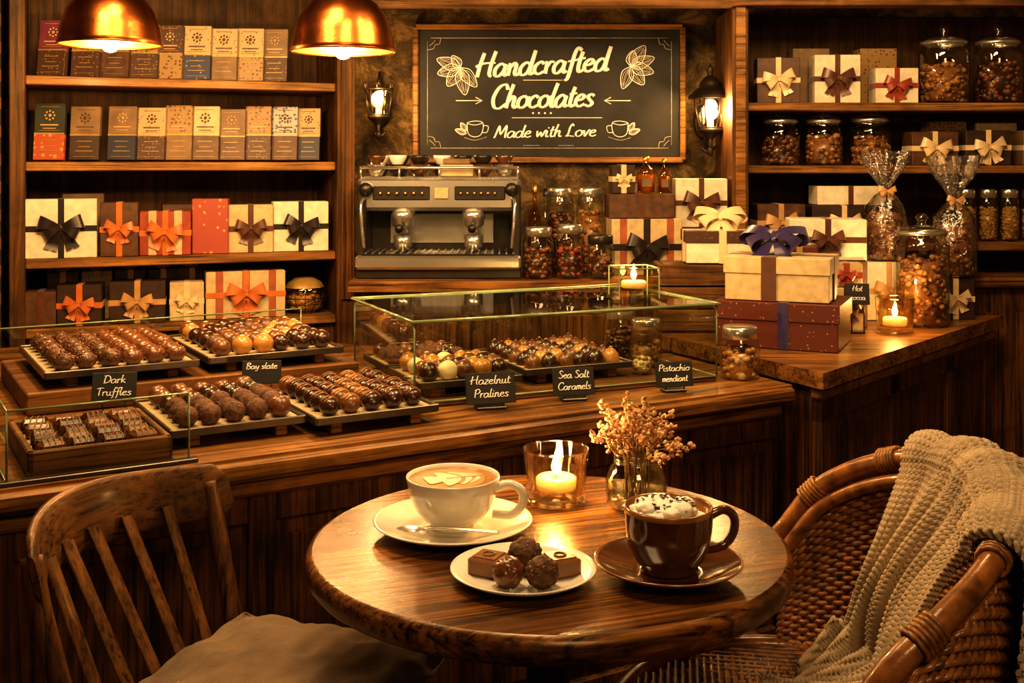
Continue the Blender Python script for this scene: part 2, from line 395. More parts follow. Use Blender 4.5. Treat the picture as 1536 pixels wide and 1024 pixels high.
def gift(name,loc,yaw,w,d,h,mat,rib,face='front',bs=None,rw=.018,lid=0,lidmat=None,stripes=None,vx=0,hz=True,rib2=None,tilt=48):
    mb=MB(); e=.0012
    if lid:
        mb.bx(-w/2+.004,w/2-.004,-d/2+.004,d/2-.004,0,h-lid*.5,mat,bev=.002); mb.bx(-w/2,w/2,-d/2,d/2,h-lid,h,lidmat or mat,bev=.002)
    else: mb.bx(-w/2,w/2,-d/2,d/2,0,h,mat,bev=.002)
    if stripes:
        k=max(1,int(w/.07))
        for i in range(k):
            x=-w/2+(i+.5)*w/k; mb.bx(x-.012,x+.012,-d/2-e*.5,d/2+e*.5,.001,h+e*.5,stripes,bev=.0004)
    if rib:
        r2=rw/2
        mb.bx(vx-r2,vx+r2,-d/2-e,d/2+e,-.0,h+e,rib,bev=.0005)
        if face=='front':
            if hz: mb.bx(-w/2-e,w/2+e,-d/2-e,d/2+e,h*.5-r2,h*.5+r2,rib,bev=.0005)
            bow(mb,T((vx,-d/2-e,h*.52))@RX(90)@RZ(R(-8,8)),bs or min(w,h)*.42,rib2 or rib)
        elif face=='top':
            mb.bx(-w/2-e,w/2+e,-r2,r2,-.0,h+e,rib,bev=.0005)
            bb=bs or min(w,d)*.42
            bow(mb,T((vx,-.0,h+e+bb*.30))@RX(tilt),bb,rib2 or rib)
    return mb.obj(name,loc,yaw)
def nuts(mb,r,z0,z1,mats,n,sz=.009,M=None):
    for i in range(n):
        a=R(0,6.283); z=R(z0,z1); rr=(r-sz*.9)*(R(.82,1) if z<z1-sz*1.5 else math.sqrt(R(0,1)))
        mb.ball((rr*math.cos(a),rr*math.sin(a),z),sz*R(.8,1.2),random.choice(mats),1,(1,.75,.65),RZ(R(0,360))@RX(R(0,360)),M=M)
    mb.lathe([(0,z0),(r*.80,z0),(r*.80,z1-sz),(0,z1-sz)],mats[0],M,14)
def jar(name,loc,r,h,mats,fill=.8,lid='glass',sz=.010,n=None):
    mb=MB(); hb=h*.84
    mb.lathe([(0,.002),(r*.9,.002),(r,.012),(r,hb-.02),(r*.97,hb-.008),(r*.82,hb+.004),(r*.82,hb+.012)],G,seg=32)
    mb.lathe([(r*.80,hb+.008),(r*.86,hb+.010),(r*.86,hb+.016),(r*.80,hb+.018)],G,seg=32)
    n=n or int(2*math.pi*r*hb*fill/(sz*sz*1.9)*1.05); n=min(n,240)
    nuts(mb,r*.95,.008,hb*fill,mats,n,sz)
    if lid=='glass':
        mb.lathe([(r*.86,hb+.016),(r*.9,hb+.022),(r*.84,hb+.034),(r*.4,hb+.042),(r*.16,hb+.046),(r*.14,hb+.054),(r*.24,hb+.066),(r*.16,hb+.078),(0,hb+.08)],G,seg=28)
        mb.lathe([(r*.84,hb+.014),(r*.92,hb+.016),(r*.92,hb+.026),(r*.84,hb+.028)],M_steel,seg=28)
    elif lid in('metal','black'):
        mb.lathe([(0,hb+.034),(r*.82,hb+.034),(r*.88,hb+.030),(r*.88,hb+.006),(r*.82,hb+.004)],M_steel if lid=='metal' else M_dsteel,seg=28)
    elif lid=='cork':
        mb.lathe([(0,hb+.03),(r*.74,hb+.03),(r*.78,hb+.026),(r*.76,hb-.004)],W_crate,seg=28)
    return mb.obj(name,loc,R(0,10))
def candle(name,loc,r,h,square=False,taper=.82,fs=1):
    mb=MB()
    if square:
        s=r
        for k in range(4):
            Q=RZ(90*k); mb.add([(-s,-s,0),(s,-s,0),(s,-s,h),(-s,-s,h)],[(0,1,2,3)],Gcan,Q,False)
            mb.bx(-s,s,-s-.002,-s+.002,h-.003,h,M_edge,Q,.0005)
            mb.bx(-s-.0015,-s+.0015,-s-.0015,-s+.0015,0,h,M_edge,Q,.0005)
        mb.bx(-s+.003,s-.003,-s+.003,s-.003,.001,.009,Gcan,bev=.002)
    else:
        mb.lathe([(0,.001),(r*taper*.85,.001),(r*taper,.008),(r,h),(r*.95,h),(r*taper*.93,.022),(0,.020)],Gcan,seg=40)
        mb.tube([(r*.975*math.cos(a),r*.975*math.sin(a),h) for a in [2*math.pi*k/40 for k in range(40)]],.0019,G,6,closed=True)
        mb.tube([(r*taper*.99*math.cos(a),r*taper*.99*math.sin(a),.006) for a in [2*math.pi*k/40 for k in range(40)]],.003,Gcan,6,closed=True)
    wr=r*.60; wz=.024; wh=h*.22
    mb.lathe([(0,wz),(wr,wz),(wr*1.04,wz+wh*.8),(wr*.93,wz+wh),(wr*.4,wz+wh*.93),(0,wz+wh*.9)],M_wax,seg=28)
    zt=wz+wh*.9
    mb.tube([(0,0,zt),(0,.001,zt+.01)],.0010,M_black,5)
    f=h*.50*fs; mb.lathe([(0,zt+.004),(f*.13,zt+.004+f*.12),(f*.19,zt+.004+f*.30),(f*.15,zt+f*.55),(f*.07,zt+f*.8),(0,zt+f*1.05)],M_flame,seg=12)
    o=mb.obj(name,loc)
    return o,zt+f*1.2
LC=(1,.57,.22)
def plight(name,loc,w,col=LC,r=.03):
    l=bpy.data.lights.new(name,'POINT'); l.energy=w; l.color=col; l.shadow_soft_size=r
    o=bpy.data.objects.new(name,l); COL.objects.link(o); o.location=loc
    return o
def alight(name,loc,tgt,w,sx,sy,col=(1,.62,.275)):
    l=bpy.data.lights.new(name,'AREA'); l.energy=w; l.color=col; l.shape='RECTANGLE'; l.size=sx; l.size_y=sy
    o=bpy.data.objects.new(name,l); COL.objects.link(o); o.location=loc
    o.rotation_euler=(Vector(tgt)-Vector(loc)).to_track_quat('-Z','Y').to_euler(); return o

# ================================================================== room shell
mb=MB(); mb.bx(-2.4,2.4,-1.6,4.35,-.06,0,W_floor,bev=.001); mb.obj('floor')
mb=MB(); mb.bx(-2.4,2.4,-1.6,4.35,2.5,2.56,M_ceil,bev=.001); mb.obj('ceiling')
mb=MB(); mb.bx(-2.4,2.4,4.17,4.3,0,2.5,M_plaster,bev=.001); mb.obj('wall_back')
mb=MB(); mb.bx(-2.35,-2.25,-1.6,4.17,0,2.5,M_wall,bev=.001); mb.obj('wall_left')
mb=MB(); mb.bx(2.12,2.24,-1.6,4.17,0,2.5,M_wall,bev=.001); mb.obj('wall_right')
mb=MB(); mb.bx(-.35,0,0,.30,0,2.5,M_brick,bev=.002); mb.obj('brick_pier',(-1.525,3.38,0),21.9)
mb=MB()
mb.bx(-.52,2.10,3.80,3.88,1.83,1.90,W_crate); mb.bx(-.52,2.10,3.78,3.80,1.865,1.885,W_shelf); mb.bx(-.52,2.10,3.81,3.86,1.90,2.05,W_post)
mb.obj('trim_1')

# ================================================================== left shelving unit
LA=21.9; L0=(-1.46,3.40,0)
LM=T(L0)@RZ(LA)
mb=MB(); W=.945
ZS=[.80,1.01,1.305,1.565]
mb.bx(-.045,.0,-.005,.30,0,2.15,W_post); mb.bx(W,W+.06,-.02,.30,0,2.15,W_post)
mb.bx(W+.012,W+.048,-.03,-.015,.85,2.15,W_post)
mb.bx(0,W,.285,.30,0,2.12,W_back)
for z in ZS: mb.bx(0,W,0,.285,z-.028,z,W_shelf)
mb.bx(0,W,0,.29,2.09,2.15,W_shelf)
mb.bx(0,W,.02,.04,0,.772,W_panel)
for k in range(3): mb.bx(.03+k*.31,.03+k*.31+.27,.012,.022,.08,.72,W_panel)
mb.obj('shelving_unit',L0,LA)
def LS(px,u,z):
    s=(px-38)*.00203; v=LM@Vector((s,u,z)); return (v.x,v.y,v.z)
def bars(name,z,items,h):
    mb=MB()
    for (px,w,top,bot,yw,lab) in items:
        s=(px-38)*.00203; hh=h*R(.96,1.03)
        Q=T((s,.085,z+.004))@RZ(yw)@RX(-9)
        ac=B_tan if lab else P_brown
        mb.bx(-w/2,w/2,-.013,.013,0,hh*.46,bot,Q,.0015); mb.bx(-w/2,w/2,-.013,.013,hh*.46,hh,top,Q,.0015)
        mb.bx(-w/2,w/2,-.0138,.0,hh*.45,hh*.475,P_gold,Q,.0003)
        for (ww,za,zb) in((.30,.60,.625),(.22,.545,.56),(.30,.93,.936),(.34,.515,.52)): mb.bx(-w*ww,w*ww,-.0142,0,hh*za,hh*zb,ac,Q,.0003)
        for (ww,za,zb) in((.3,.16,.172),(.2,.24,.25),(.26,.34,.352),(.36,.06,.066)): mb.bx(-w*ww,w*ww,-.0140,0,hh*za,hh*zb,P_gold,Q,.0003)
        for k in range(8):
            a=2*math.pi*k/8; mb.ball((w*.15*math.cos(a),-.0135,hh*.78+w*.15*math.sin(a)),w*.045,ac,1,(1,.1,1),M=Q)
        mb.ball((0,-.0135,hh*.78),w*.07,ac,1,(1,.1,1),M=Q)
    mb.obj(name,L0,LA)
bars('chocolate_bars',ZS[3],[(74,.086,P_purple,P_chocd,-24,1),(122,.086,P_goldd,P_chocd,-22,0),(165,.086,P_chocd,P_brown,-22,1),(208,.086,P_goldd,P_chocd,-20,0),(246,.083,P_chocd,P_goldd,-20,1),(288,.089,P_creamd,P_blue,-18,0),(330,.087,P_creamd,P_tan,-18,0),(372,.087,P_creamd,P_goldd,-18,0),(411,.087,P_tan,P_chocd,-20,1)],.178)
bars('chocolate_bars',ZS[2],[(70,.09,P_green,P_orange,-16,1),(121,.09,P_tan,P_dark,-16,0),(175,.087,P_tan,P_navy,-18,1),(219,.086,P_creamd,P_chocd,-18,0),(260,.086,P_goldd,P_tan,-18,1),(301,.090,P_cream,P_brown,-16,0),(342,.090,P_tan,P_brown,-16,1),(385,.084,P_goldd,P_chocd,-16,1),(428,.084,P_bluew,P_brown,-18,0),(467,.078,P_creamd,P_navy,-20,0)],.176)
def lgift(px,z,wpx,hpx,mat,rib,d=.07,u=None,yaw=0,**k):
    w=wpx/478; h=hpx/478
    uu=u if u is not None else .02+d/2
    return gift('gift_box',LS(px,uu,z+.001),LA+yaw,w,d,h,mat,rib,**k)
z=ZS[1]
lgift(88,z,98,86,P_white,B_blk,bs=.066,yaw=-3)
lgift(172,z,54,80,P_brown,B_or,bs=.044,vx=0,yaw=-8)
lgift(240,z,74,66,P_red,B_or,stripes=P_cream,bs=.055,yaw=-9)
lgift(308,z,54,84,P_pink,None,d=.05,yaw=-14)
lgift(370,z,68,74,P_cream,B_br,bs=.050,yaw=-6)
lgift(450,z,86,78,P_white,B_blk,bs=.058,yaw=-4)
lgift(120,z,60,92,P_tan,None,d=.05,u=.2); lgift(270,z,60,74,P_brown,None,d=.05,u=.2); lgift(405,z,70,70,P_goldd,None,d=.05,u=.2)
z=ZS[0]
lgift(60,z,42,52,P_brown,B_br,face='none',d=.10,yaw=-4)
lgift(116,z,62,60,P_dark,B_or,d=.10,bs=.046,yaw=-8)
lgift(199,z,80,62,P_dark,B_tan,d=.10,bs=.048,yaw=-7)
lgift(272,z,50,58,P_cream,B_cr,d=.09,bs=.036,yaw=-6)
lgift(362,z,120,72,P_cream,B_or,stripes=P_stripe,d=.09,bs=.062,yaw=-3)
for px,m_ in((90,P_brown),(140,P_creamd),(190,P_brown),(240,P_dark),(285,P_brown)):
    lgift(px,z,44,74,m_,B_tan,d=.07,u=.19,face='top',bs=.026)
mb=MB()
mb.lathe([(0,.0),(.045,.0),(.068,.03),(.074,.07),(.066,.085)],G,seg=28); nuts(mb,.062,.01,.07,[C_gold,P_gold,NUT[0]],80,.012)
for k in range(14):
    a=2*math.pi*k/14; c,s_=math.cos(a),math.sin(a); mb.tube([(.045*c,.045*s_,.0),(.070*c,.070*s_,.03),(.076*c,.076*s_,.07)],.0014,M_iron,5)
for r_,z_ in((.07,.03),(.076,.07),(.074,.05)): mb.tube([(r_*math.cos(2*math.pi*k/28),r_*math.sin(2*math.pi*k/28),z_) for k in range(28)],.0017,M_iron,5,closed=True)
mb.lathe([(0,.118),(.03,.116),(.055,.10),(.064,.084)],P_gold,seg=24,mod=lambda a,z:1+.06*math.sin(9*a))
mb.obj('candy_basket',LS(462,.1,ZS[0]+.001))

# ================================================================== back counter & machine
mb=MB()
mb.bx(-.515,.735,3.55,4.15,.895,.93,W_top); mb.bx(-.49,.73,3.60,4.15,0,.895,W_panel)
for k in range(4): mb.bx(-.47+k*.30,-.47+k*.30+.26,3.588,3.602,.1,.82,W_panel)
mb.obj('back_counter')
mb=MB(); w=.265
mb.bx(-w,w,-.17,.20,.0,.03,M_dsteel)
for sx in(-1,1):
    for sy in(-.14,.16): mb.lathe([(.018,0),(.014,.018)],M_black,T((sx*.23,sy,-.0)),16)
mb.bx(-w,w,-.19,.20,.03,.075,M_steel,bev=.008); mb.bx(-w+.02,w-.02,-.185,.02,.074,.080,M_black)
for k in range(22): mb.bx(-w+.03+k*.0225,-w+.036+k*.0225,-.18,.0,.08,.084,M_steel,bev=.0005)
mb.bx(-w+.01,w-.01,.03,.20,.075,.24,M_dsteel)
mb.bx(-w+.09,w-.09,.022,.032,.10,.20,M_steel)
mb.bx(-w,-w+.03,-.15,.20,.07,.30,M_dsteel,bev=.006); mb.bx(w-.03,w,-.15,.20,.07,.30,M_dsteel,bev=.006)
mb.bx(-w,w,-.13,.20,.215,.325,M_steel,bev=.012)
mb.bx(-w+.05,-.03,-.134,-.12,.25,.295,M_dsteel); mb.bx(.05,w-.05,-.134,-.12,.25,.295,M_dsteel)
for k in range(6): mb.ball((-.19+k*.027,-.136,.272),.008,M_brass,1)
for k in range(6): mb.ball((.07+k*.022,-.136,.272),.007,M_brass,1)
mb.bx(-.015,.03,-.137,-.13,.255,.29,P_cream)
for sx in(-.12,.11):
    Q=T((sx,-.09,0)); mb.lathe([(0,.215),(.038,.215),(.038,.19),(.034,.185),(.034,.168),(.026,.16),(0,.16)],M_steel,Q,24)
    mb.tube([(sx,-.12,.172),(sx,-.19,.168),(sx,-.235,.162)],[.009,.011,.013],M_black,10)
    mb.tube([(sx-.008,-.09,.16),(sx-.012,-.092,.14)],.005,M_steel,8); mb.tube([(sx+.008,-.09,.16),(sx+.012,-.092,.14)],.005,M_steel,8)
    mb.lathe([(.018,.085),(.030,.10),(.033,.135),(.030,.135),(.027,.102),(0,.09)],M_steel,Q,20)
for sx in(-1,1):
    mb.tube(cr([(sx*.235,-.14,.26),(sx*.245,-.19,.24),(sx*.24,-.20,.16),(sx*.235,-.19,.10)],6),.005,M_steel,8)
    mb.lathe([(0,-.012),(.022,-.012),(.022,.012),(0,.012)],M_black,T((sx*.235,-.145,.285))@RX(90),16)
for y in(-.12,.19): mb.tube([(-w+.01,y,.355),(w-.01,y,.355)],.005,M_steel,8)
for x in(-w+.01,w-.01): mb.tube([(x,-.12,.355),(x,.19,.355)],.005,M_steel,8)
for x in(-.255,-.13,0,.13,.255): mb.tube([(x,-.12,.32),(x,-.12,.355)],.004,M_steel,8)
for i in range(7):
    for j in range(2):
        if i in(3,4) and j==0: continue
        q=T((-.21+i*.07,-.07+j*.1,.326)); mb.lathe([(0,0),(.018,0),(.029,.02),(.031,.04),(.028,.04),(.02,.006),(0,.004)],[M_steel,M_black,M_brn][(i+j)%3],q,18)
        mb.lathe([(0,.0),(.018,.041),(.029,.06),(.031,.070),(.028,.070)],[M_brn,M_cer,M_black][(i+j)%3],q,18)
mb.bx(.0,.11,-.10,-.02,.327,.365,P_cream); mb.bx(.01,.10,-.09,-.03,.366,.385,P_tan)
mb.obj('espresso_machine',(-.236,3.80,.931))
BZ=.931
def bottle(name,loc,r,h,mat,cap=M_black,liq=None):
    mb=MB(); mb.lathe([(0,0),(r,0),(r,h*.55),(r*.8,h*.66),(r*.32,h*.75),(r*.3,h*.93)],mat,seg=24)
    if liq: mb.lathe([(0,.004),(r*.93,.004),(r*.93,h*.5),(0,h*.5)],liq,seg=24)
    mb.lathe([(r*.36,h*.9),(r*.38,h),(0,h)],cap,seg=16); mb.bx(-r*.6,r*.6,-r-.001,-r+.01,h*.15,h*.42,P_tan); mb.obj(name,loc)
bottle('syrup_bottle',(.078,3.90,BZ),.024,.30,Gamb,M_brass,C_milk)
bottle('syrup_bottle',(.118,3.99,BZ),.024,.28,G,M_black,C_gold)
jar('glass_jar',(.163,3.85,BZ),.047,.30,NUTD,.8,'metal',.013)
jar('glass_jar',(.265,3.86,BZ),.046,.30,NUT,.82,'metal',.013)
jar('glass_jar',(.085,3.66,BZ),.050,.155,NUTD,.72,'metal',.012)
jar('glass_jar',(.187,3.655,BZ),.047,.165,[C_dark,C_milk,P_red],.7,'metal',.012)
jar('glass_jar',(.285,3.65,BZ),.046,.125,NUTD,.7,'black',.012)
gift('gift_box',(.440,3.82,BZ),4,.235,.16,.185,P_cream,B_blk,stripes=P_stripe,bs=.070,rw=.022)
gift('gift_box',(.430,3.84,BZ+.187),2,.22,.14,.08,P_brown,B_br,face='none')
gift('gift_box',(.370,3.82,BZ+.269),6,.075,.07,.095,P_dark,B_cr,bs=.028,face='front')
bottle('amber_bottle',(.455,3.85,BZ+.269),.030,.125,Gamb,M_brass,C_gold)
bottle('amber_bottle',(.517,3.85,BZ+.269),.020,.115,Gamb,M_brass,C_milk)
gift('gift_box',(.655,3.90,BZ),-2,.165,.12,.15,P_brown,B_cr,bs=.05,face='none')
gift('gift_box',(.645,3.90,BZ+.152),-2,.175,.11,.165,P_white,B_br,bs=.062)

# ================================================================== chalkboard sign
mb=MB(); U=1/414.6
hw,hh=202.5*U,101*U
mb.bx(-hw+.01,hw-.01,-hh+.01,hh-.01,-.01,.004,M_slate)
for a in(-1,1):
    mb.bx(-hw,hw,a*hh-.011,a*hh+.011,-.012,.016,W_shelf,bev=.004); mb.bx(a*hw-.011,a*hw+.011,-hh,hh,-.012,.016,W_shelf,bev=.004)
def sp(x,y): return ((x-824.5)*U,(139-y)*U,.005)
def sk(pts,r=.0014,mat=M_chalk,n=5): mb.tube(cr([sp(*p) for p in pts],n),r,mat,5)
def skl(pts,r=.0012,mat=M_chalk2): mb.tube([sp(*p) for p in pts],r,mat,5)
text(mb,'Handcrafted',(815-824.5)*U,(139-109)*U,200*U,18.5*U,.0068,M_chalk,T((0,0,.005))@RZ(3),.28)
text(mb,'Chocolates',(812-824.5)*U,(139-160)*U,156*U,18*U,.0066,M_chalk,T((0,0,.005))@RZ(1.5),.28)
text(mb,'Made with Love',(817-824.5)*U,(139-205)*U,154*U,9.5*U,.0033,M_chalk,T((0,0,.005))@RZ(1),.28)
skl([(645,55),(1005,55)]); skl([(645,222),(1005,222)]); skl([(640,60),(640,217)]); skl([(1010,60),(1010,217)])
for (x,y,sx,sy) in((640,55,1,1),(1010,55,-1,1),(640,222,1,-1),(1010,222,-1,-1)):
    sk([(x,y+18*sy),(x+9*sx,y+16*sy),(x+12*sx,y+10*sy),(x+18*sx,y+9*sy),(x+20*sx,y)],.0012,M_chalk2)
    sk([(x+3*sx,y+12*sy),(x+8*sx,y+8*sy),(x+12*sx,y+3*sy)],.0012,M_chalk2)
skl([(768,176),(905,176)],.0014,M_chalk)
for k in range(4): mb.ball(sp(800+k*9,171-2),.0045,M_chalk,1,(1,1,.3))
skl([(785,218),(810,218)],.0010,M_chalk2); skl([(838,218),(862,218)],.0010,M_chalk2)
skl([(785,119),(845,119)],.0012,M_chalk)
for sx,x0 in((1,683),(-1,948)):
    skl([(x0,150),(x0+38*sx,150)],.0019,M_chalk); skl([(x0+30*sx,145),(x0+40*sx,150),(x0+30*sx,155)],.0019,M_chalk)
def leaf(cx,cy,ang,L,wd,fill=True):
    a=rad(ang); ca,sa=math.cos(a),math.sin(a)
    f=lambda x,y:(cx+x*ca-y*sa,cy+x*sa+y*ca)
    sk([f(0,0),f(L*.3,-wd),f(L*.7,-wd*.8),f(L,0),f(L*.7,wd*.8),f(L*.3,wd),f(0,0)],.0015,M_chalk)
    sk([f(0,0),f(L*.5,1),f(L*.95,0)],.0013,M_chalk2)
    for q in(.35,.7,-.35,-.7): sk([f(L*.08,0),f(L*.4,wd*q),f(L*.88,wd*q*.5)],.0013,M_chalk2)
for a,l,wd in((200,38,9),(165,36,9),(125,34,10),(80,42,10),(50,38,9),(235,22,7)): leaf(690,100,a,l,wd)
for a,l,wd in((-20,38,9),(15,36,9),(55,34,10),(-55,38,10),(110,36,9),(-80,24,8)): leaf(948,98,a,l,wd)
for sx,x0 in((1,712),(-1,932)):
    f=lambda x,y:(x0+x*sx,192+y)
    sk([f(-12,-8),f(-10,8),f(0,13),f(10,8),f(12,-8),f(0,-11),f(-12,-8),f(0,-5),f(12,-8)],.0015,M_chalk)
    sk([f(12,-4),f(20,-3),f(18,6),f(10,6)],.0015,M_chalk)
    leaf(x0-13*sx,200,200 if sx>0 else -20,18,4); leaf(x0-13*sx,196,235 if sx>0 else -55,15,4)
    sk([f(-16,14),f(0,18),f(18,13)],.0012,M_chalk2)
o=mb.obj('chalkboard_sign',(.136,4.15,1.556)); o.rotation_euler=(rad(90),0,0)

# ================================================================== wall lanterns
def lantern(name,loc,s,cage=True):
    mb=MB(); Q=S3(s,s,s)
    mb.lathe([(0,-.006),(.028,-.006),(.030,.0),(.026,.006),(0,.008)],M_iron,Q@T((0,.10,-.02))@RX(90)@S3(1,1.7,1),24)
    mb.tube(cr([(0,.10,-.05),(0,.05,-.100),(0,.0,-.095),(0,0,-.06)],6),.006,M_iron,8,Q)
    mb.tube(cr([(-.02,.03,-.09),(0,.02,-.108),(.02,.03,-.09)],6),.004,M_iron,8,Q)
    mb.lathe([(0,-.118),(.006,-.112),(.010,-.100),(.005,-.090),(.007,-.07),(.03,-.052),(.036,-.046),(.036,-.040),(0,-.040)],M_iron,Q,24)
    mb.lathe([(.032,-.040),(.044,.045)],G,Q,6,False)
    for k in range(6):
        a=2*math.pi*k/6; c,n=math.cos(a),math.sin(a); mb.tube([(.032*c,.032*n,-.040),(.045*c,.045*n,.046)],.0026,M_iron,6,Q)
    for zz,r_ in((-.038,.033),(.045,.046)): mb.tube([(r_*math.cos(2*math.pi*k/6),r_*math.sin(2*math.pi*k/6),zz) for k in range(6)],.0028,M_iron,6,Q,closed=True)
    if cage: mb.lathe([(.062,.042),(.060,.050),(.042,.068),(.030,.074),(.030,.084),(.018,.100),(.008,.106),(.008,.114),(.012,.120),(.004,.134),(0,.14)],M_iron,Q,24)
    else:
        for k in range(6):
            a=2*math.pi*(k+.5)/6; c,n=math.cos(a),math.sin(a); mb.tube([(.044*c,.044*n,.045),(.050*c,.050*n,.062),(.046*c,.046*n,.066)],.0026,M_iron,6,Q)
        mb.tube(cr([(0,.10,.03),(0,.08,.08),(0,.03,.10),(0,0,.075),(0,0,.06)],6),.004,M_iron,8,Q)
    mb.lathe([(.010,-.04),(.010,-.018)],M_wax,Q,12)
    mb.lathe([(0,-.020),(.017,-.010),(.022,.004),(.015,.024),(.006,.036),(0,.040)],M_bulb if cage else M_amber,Q,14)
    if not cage: mb.lathe([(0,-.012),(.008,-.004),(.010,.006),(.006,.018),(0,.026)],M_bulb,Q@T((0,-.022,0)),12)
    return mb.obj(name,loc)
lantern('wall_lantern',(.703,4.02,1.475),1.28)
lantern('wall_sconce',(-.475,4.04,1.515),1.12,False)
plight('wall_lantern_glow',(.703,3.93,1.49),6,r=.03)
plight('wall_sconce_glow',(-.475,3.95,1.52),5,r=.03)

# ================================================================== right shelving unit
mb=MB(); X0,X1=.80,2.10
ZR=[.92,1.029,1.293,1.506]
mb.bx(X0-.055,X0,3.83,4.15,0,1.83,W_post); mb.bx(X0-.045,X0-.010,3.82,3.832,.93,1.83,W_shelf)
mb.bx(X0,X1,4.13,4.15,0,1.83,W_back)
for z in ZR[1:]: mb.bx(X0,X1,3.85,4.13,z-.027,z,W_shelf)
mb.bx(X0,X1,3.78,4.13,.885,.92,W_top)
mb.bx(X0,X1,3.81,3.83,0,.885,W_panel)
for k in range(3): mb.bx(X0+.05+k*.42,X0+.05+k*.42+.36,3.80,3.812,.10,.80,W_panel)
mb.obj('shelving_unit')
rs=lambda px,y=3.95:(px-768)/1700*y
z=ZR[3]+.001
gift('gift_box',(rs(1163),3.93,z),-6,.145,.10,.155,P_brown,B_cr,bs=.055)
gift('gift_box',(rs(1249),3.93,z),-3,.155,.10,.165,P_white,B_br,bs=.058)
gift('gift_box',(rs(1212,4.06),4.06,z),0,.13,.09,.20,P_tan,None)
gift('gift_box',(rs(1312,4.06),4.06,z),0,.13,.09,.20,P_goldd,None)
gift('gift_box',(rs(1337),3.93,z),-2,.145,.09,.12,P_white,B_red,bs=.048)
jar('glass_jar',(rs(1414),3.94,z),.086,.225,NUT,.72,'glass',.014)
jar('glass_jar',(rs(1495),3.94,z),.082,.225,NUTD,.75,'glass',.014)
z=ZR[2]+.001
jar('glass_jar',(rs(1170),3.95,z),.068,.155,NUTD,.75,'glass',.013)
jar('glass_jar',(rs(1235),3.95,z),.066,.155,NUT,.8,'glass',.013)
jar('glass_jar',(rs(1305),3.95,z),.070,.16,NUT,.75,'glass',.013)
gift('gift_box',(rs(1395),3.95,z),0,.16,.10,.115,P_brown,B_cr,bs=.055)
gift('gift_box',(rs(1474),3.95,z),0,.155,.10,.12,P_dark,B_cr,bs=.055)
gift('gift_box',(rs(1560),3.97,z),0,.14,.10,.12,P_tan,B_cr,bs=.045)
gift('gift_box',(rs(1415,4.07),4.07,z),0,.14,.07,.155,P_goldd,None); gift('gift_box',(rs(1490,4.07),4.07,z),0,.14,.07,.15,P_cream,None)
z=ZR[1]+.001
gift('gift_box',(rs(1165),3.94,z),0,.165,.12,.13,P_brown,B_tan,bs=.058)
gift('gift_box',(rs(1258),3.94,z),0,.22,.12,.125,P_dark,B_cr,bs=.058)
gift('gift_box',(rs(1270),3.96,z+.127),0,.23,.12,.065,P_white,B_br,face='none')
for px in(1450,1482,1514,1546): jar('glass_jar',(rs(px),3.95,z),.032,.175,[P_gold,C_gold,NUT[2]],.8,'metal',.009)

# ================================================================== display counter
CA=30.3; P0=(-.846,1.873,0); CM=T(P0)@RZ(CA); CI=CM.inverted()
def loc2(x,y): v=CI@Vector((x,y,0)); return (v.x,v.y)
def CW(s,u,z=0): v=CM@Vector((s,u,z)); return (v.x,v.y,v.z)
CT=.76
mb=MB()
outer=[(-1.0,0),(1.772,0)]+[loc2(*p) for p in((.447,3.22),(-.30,3.30),(-.86,3.56),(-1.45,3.33),(-2.2,3.05))]
mb.prism(outer,CT-.045,CT,W_top)
inner=[(-.95,.05),(1.755,.05)]+[loc2(*p) for p in((.435,3.20),(-.31,3.28),(-.86,3.53),(-1.44,3.30),(-2.17,3.03))]
mb.prism(inner,0,CT-.045,W_panel)
mb.bx(-1.0,1.772,-.014,.012,CT-.040,CT-.006,W_top,bev=.006)
mb.bx(-1.0,1.76,.015,.06,CT-.080,CT-.045,W_top,bev=.010)
mb.bx(-1.0,1.76,.032,.06,0,.10,W_panel,bev=.006)
s=-.95
while s<1.70:
    e=min(s+.46,1.755)
    mb.bx(s,s+.055,.034,.06,.10,CT-.08,W_panel); mb.bx(s+.055,e,.034,.06,CT-.135,CT-.08,W_panel); mb.bx(s+.055,e,.034,.06,.10,.16,W_panel)
    mb.bx(s+.085,e-.03,.042,.06,.19,CT-.165,W_panel,bev=.008)
    s=e
mb.obj('display_counter',P0,CA)
mb=MB(); mb.bx(.11,.87,.56,1.03,CT+.001,CT+.05,W_crate); mb.obj('tray_riser',P0,CA)

